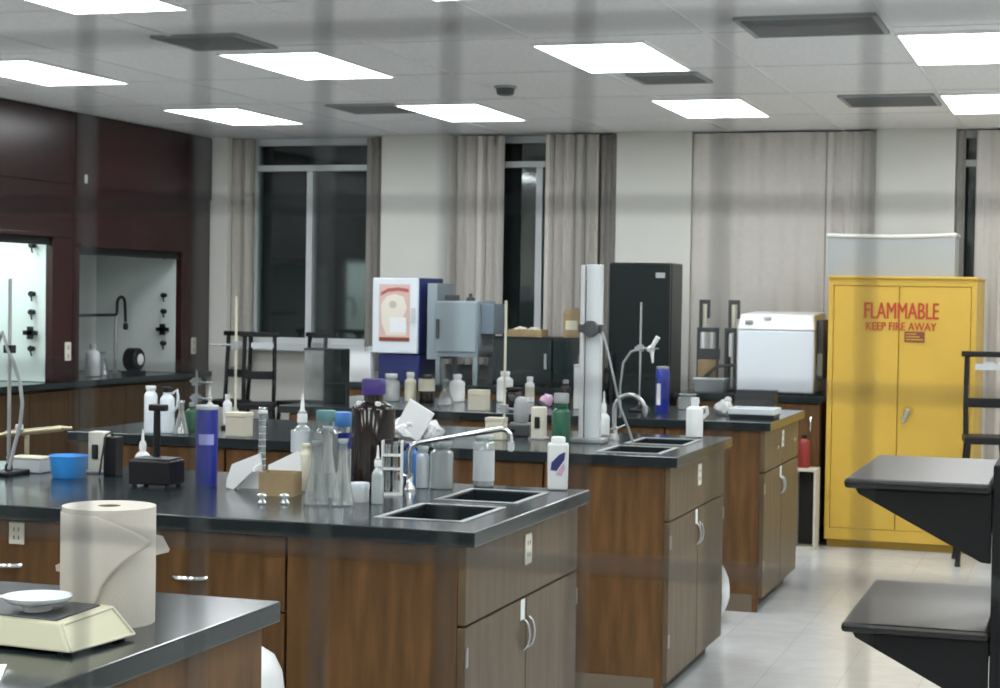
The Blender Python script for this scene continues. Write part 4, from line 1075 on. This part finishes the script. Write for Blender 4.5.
# ---- stools with backs
def stool(loc, rz, label):
    t = thing('lab_stool', loc, label, 'stool', rz, 'tall black lab stools')
    w, d = .115, .13
    L = {}
    for sx in (-1, 1):
        for sy in (-1, 1):
            top = (sx*w*.86, sy*d*.86, .70); bot = (sx*(w+.035), sy*(d+.035), .012)
            lm = MB(); lm.tube([bot, top], .015, 8); lg = lm.build('leg', 'black_metal', t, SM)
            MB().lathe([(.016, 0), (.016, .02)], (bot[0], bot[1], 0), 10).build('rubber_foot', 'black_rubber', lg, SM)
    MB().box(-w*1.08, w*1.08, -d*1.05, d*1.05, .701, .745).build('seat', 'black_plastic', t, bevel=.010)
    mb = MB()
    q = [(sx*(w+.012), sy*(d+.012)) for sx, sy in ((-1,-1),(1,-1),(1,1),(-1,1))]
    for a, b in zip(q, q[1:]+q[:1]): mb.tube([(*a, .30), (*b, .30)], .009, 8)
    mb.build('foot_ring', 'black_metal', t)
    for sx in (-1, 1):
        MB().tube([(sx*w*.9, d*.8, .72), (sx*w*.93, d*.95, .95), (sx*w*.9, d*1.05, 1.20)], .015, 8).build('back_post', 'black_metal', t, SM)
    MB().box(-w*1.18, w*1.18, d*.98-.012, d*.98+.028, 1.195, 1.228).build('top_rail', 'black_plastic', t, bevel=.006)
    MB().box(-w*.9, w*.9, d*.9, d*.9+.02, .90, .955).build('back_rail', 'black_metal', t, bevel=.004)
    mb = MB(); mb.box(-w*.5, w*.85, d*.93-.004, d*.93+.01, 1.12, 1.155); mb.build('label_plate', 'grey_light', t)
    return t
s0 = stool((-.565, 10.86, 0), .12, 'tall black stool with back standing in front of the yellow cabinet corner')
copy_tree(s0, (-5.80, 11.62, 0), -.25, 'tall black stool next to the fume hood end wall')
copy_tree(s0, (-5.48, 11.45, 0), .35, 'tall black stool below the wide dark window, away from the hood')
copy_tree(s0, (-5.30, 11.78, 0), -.6, 'tall black stool partly hidden behind the stool under the wide window')

# ---- black shelf rack in the aisle
t = thing('shelf_rack', (-.16, 4.30, 0), 'black two-tier cantilever shelf rack in the aisle at the frame edge', 'rack')
mb = MB(); mb.box(-.03, .03, -.29, .33, .06, 1.165); mb.build('upright_panel', 'matte_black', t, bevel=.004)
mb = MB(); mb.box(-.32, .32, -.29, -.23, .03, .065); mb.box(-.32, .32, .27, .33, .03, .065); mb.build('foot_bar', 'black_metal', t, bevel=.004)
for x in (-.29, .29):
    for y in (-.26, .30): MB().lathe([(.014, -.012), (.022, -.010), (.022, .010), (.014, .012)], (x, y, .0225), 14, True, 'X').build('caster', 'black_rubber', t, SM)
for z, x1 in ((1.124, -.032), (.808, -.032)):
    sh = MB().box(-.345, x1, -.30, .36, z-.022, z).build('shelf', 'shelf_black', t, bevel=.008)
    for y in (-.285, .31):
        g = MB(); g.prism([(-.322, z-.022), (x1, z-.022), (x1, z-.172), (x1-.02, z-.17), (-.315, z-.034)], y, y+.02, 'Y'); g.build('bracket', 'matte_black', sh, bevel=.002)

# ---- bins on the floor
t = thing('waste_bin', (-1.855, 3.76, 0), 'white round-topped waste bin between the two nearest benches', 'bin')
MB().lathe([(.095, 0), (.10, .01), (.116, .56), (.118, .565)], seg=32).build('bin_body', 'white_plastic', t, SM)
MB().lathe([(.121, .566), (.121, .60), (.115, .64), (.098, .675), (.06, .70), (0, .708)], seg=32, close=False).build('lid', 'white_plastic', t, SM)
t = thing('waste_bag', (-1.682, 8.40, 0), 'white waste bag on the floor behind the middle bench end', 'bag')
bm_ = crumple('h', (0, 0, .16), .115, .11, .16, 3, .12)
for v in bm_.bm.verts:
    k = max(0, v.co.z)/.32; v.co.x *= 1.12-.45*k; v.co.y *= 1.12-.45*k; v.co.z = max(.002, v.co.z)
bm_.build('bag_body', 'white_plastic', t, math.radians(60))
MB().lathe([(.03, .30), (.018, .325), (.035, .36), (.045, .375)], seg=14).build('bag_neck', 'white_plastic', t, SM)

# ---- glassware inside the dim fume hood
for args in ((-6.55, 11.20, .05, .15, 'clear conical flask inside the dim fume hood, nearest the opening'), (-6.45, 11.05, .035, .11, 'smallest conical flask inside the dim fume hood'), (-6.78, 11.10, .06, .20, 'large clear conical flask at the back of the dim fume hood')):
    erlenmeyer('conical_flask', (args[0], args[1], HB), args[2], args[3], args[4], 'conical flasks')
t = thing('vacuum_pump', (-6.36, 11.30, HB), 'small round black pump with white dial inside the dim fume hood', 'pump')
MB().box(-.06, .06, -.07, .07, 0, .025).build('base', 'black_plastic', t, bevel=.004)
MB().lathe([(.07, -.05), (.08, -.04), (.08, .04), (.07, .05)], (0, 0, .105), 24, True, 'X').build('housing', 'black_plastic', t, SM)
MB().lathe([(.04, .0505), (.04, .056), (0, .057)], (0, 0, .105), 20, True, 'X').build('dial', 'white_plastic', t, SM)
ring_stand((-6.78, 10.80, HB), .42, 'ring stand with clamp inside the dim fume hood', (.12, .16), clamp=[(.33, .10, -.05), (.20, .08, .06)])
bottle('wash_bottle', (-6.45, 10.90, HB), .05, .22, 'grey plastic jug inside the dim fume hood near the outlet', 'bottle', 'grey_light', 'grey_plastic', nh=.2)

t = thing('glass_condenser', (-6.60, 10.66, HB), 'square glass jar with pale lid inside the dim fume hood', 'jar')
mb = MB(); hexa(mb, (-.07, .07, -.10, .10), (-.07, .07, -.10, .10), 0, .15); mb.build('jar_body', 'frosted', t, bevel=.012)
MB().box(-.055, .055, -.085, .085, .1505, .19).build('lid', 'grey_light', t, bevel=.008)

# ------------------------------------------------------------------ world, camera, view
wd = bpy.data.worlds.new('night'); S.world = wd; wd.use_nodes = True
wd.node_tree.nodes['Background'].inputs['Color'].default_value = (.010, .013, .016, 1)
wd.node_tree.nodes['Background'].inputs['Strength'].default_value = 1

cam = bpy.data.cameras.new('camera'); co = bpy.data.objects.new('camera', cam); COL.objects.link(co)
cam.sensor_width = 36; cam.sensor_fit = 'HORIZONTAL'; cam.lens = 1818.16*36/1000
cam.clip_start = .02; cam.clip_end = 100
yaw, pitch, roll = .3139, -.0266, .0156
fw_ = Vector((-math.sin(yaw)*math.cos(pitch), math.cos(yaw)*math.cos(pitch), math.sin(pitch)))
rt = Vector((math.cos(yaw), math.sin(yaw), 0)); up = rt.cross(fw_)
r2 = rt*math.cos(roll) + up*math.sin(roll); u2 = -rt*math.sin(roll) + up*math.cos(roll)
co.matrix_world = Matrix(((r2.x, u2.x, -fw_.x, 0), (r2.y, u2.y, -fw_.y, 0), (r2.z, u2.z, -fw_.z, 1.5104), (0, 0, 0, 1)))
cam.dof.use_dof = True; cam.dof.focus_distance = 2.2
cam.dof.aperture_fstop = (cam.lens/1000)/.0023
S.camera = co
S.view_settings.view_transform = 'Standard'; S.view_settings.look = 'None'
S.view_settings.exposure = 0.0; S.view_settings.gamma = 1; S.view_settings.use_curve_mapping = False
S.cycles.use_denoising = True
S.cycles.max_bounces = 8; S.cycles.transparent_max_bounces = 24
S.cycles.sample_clamp_indirect = 6
S.cycles.caustics_reflective = False; S.cycles.caustics_refractive = False
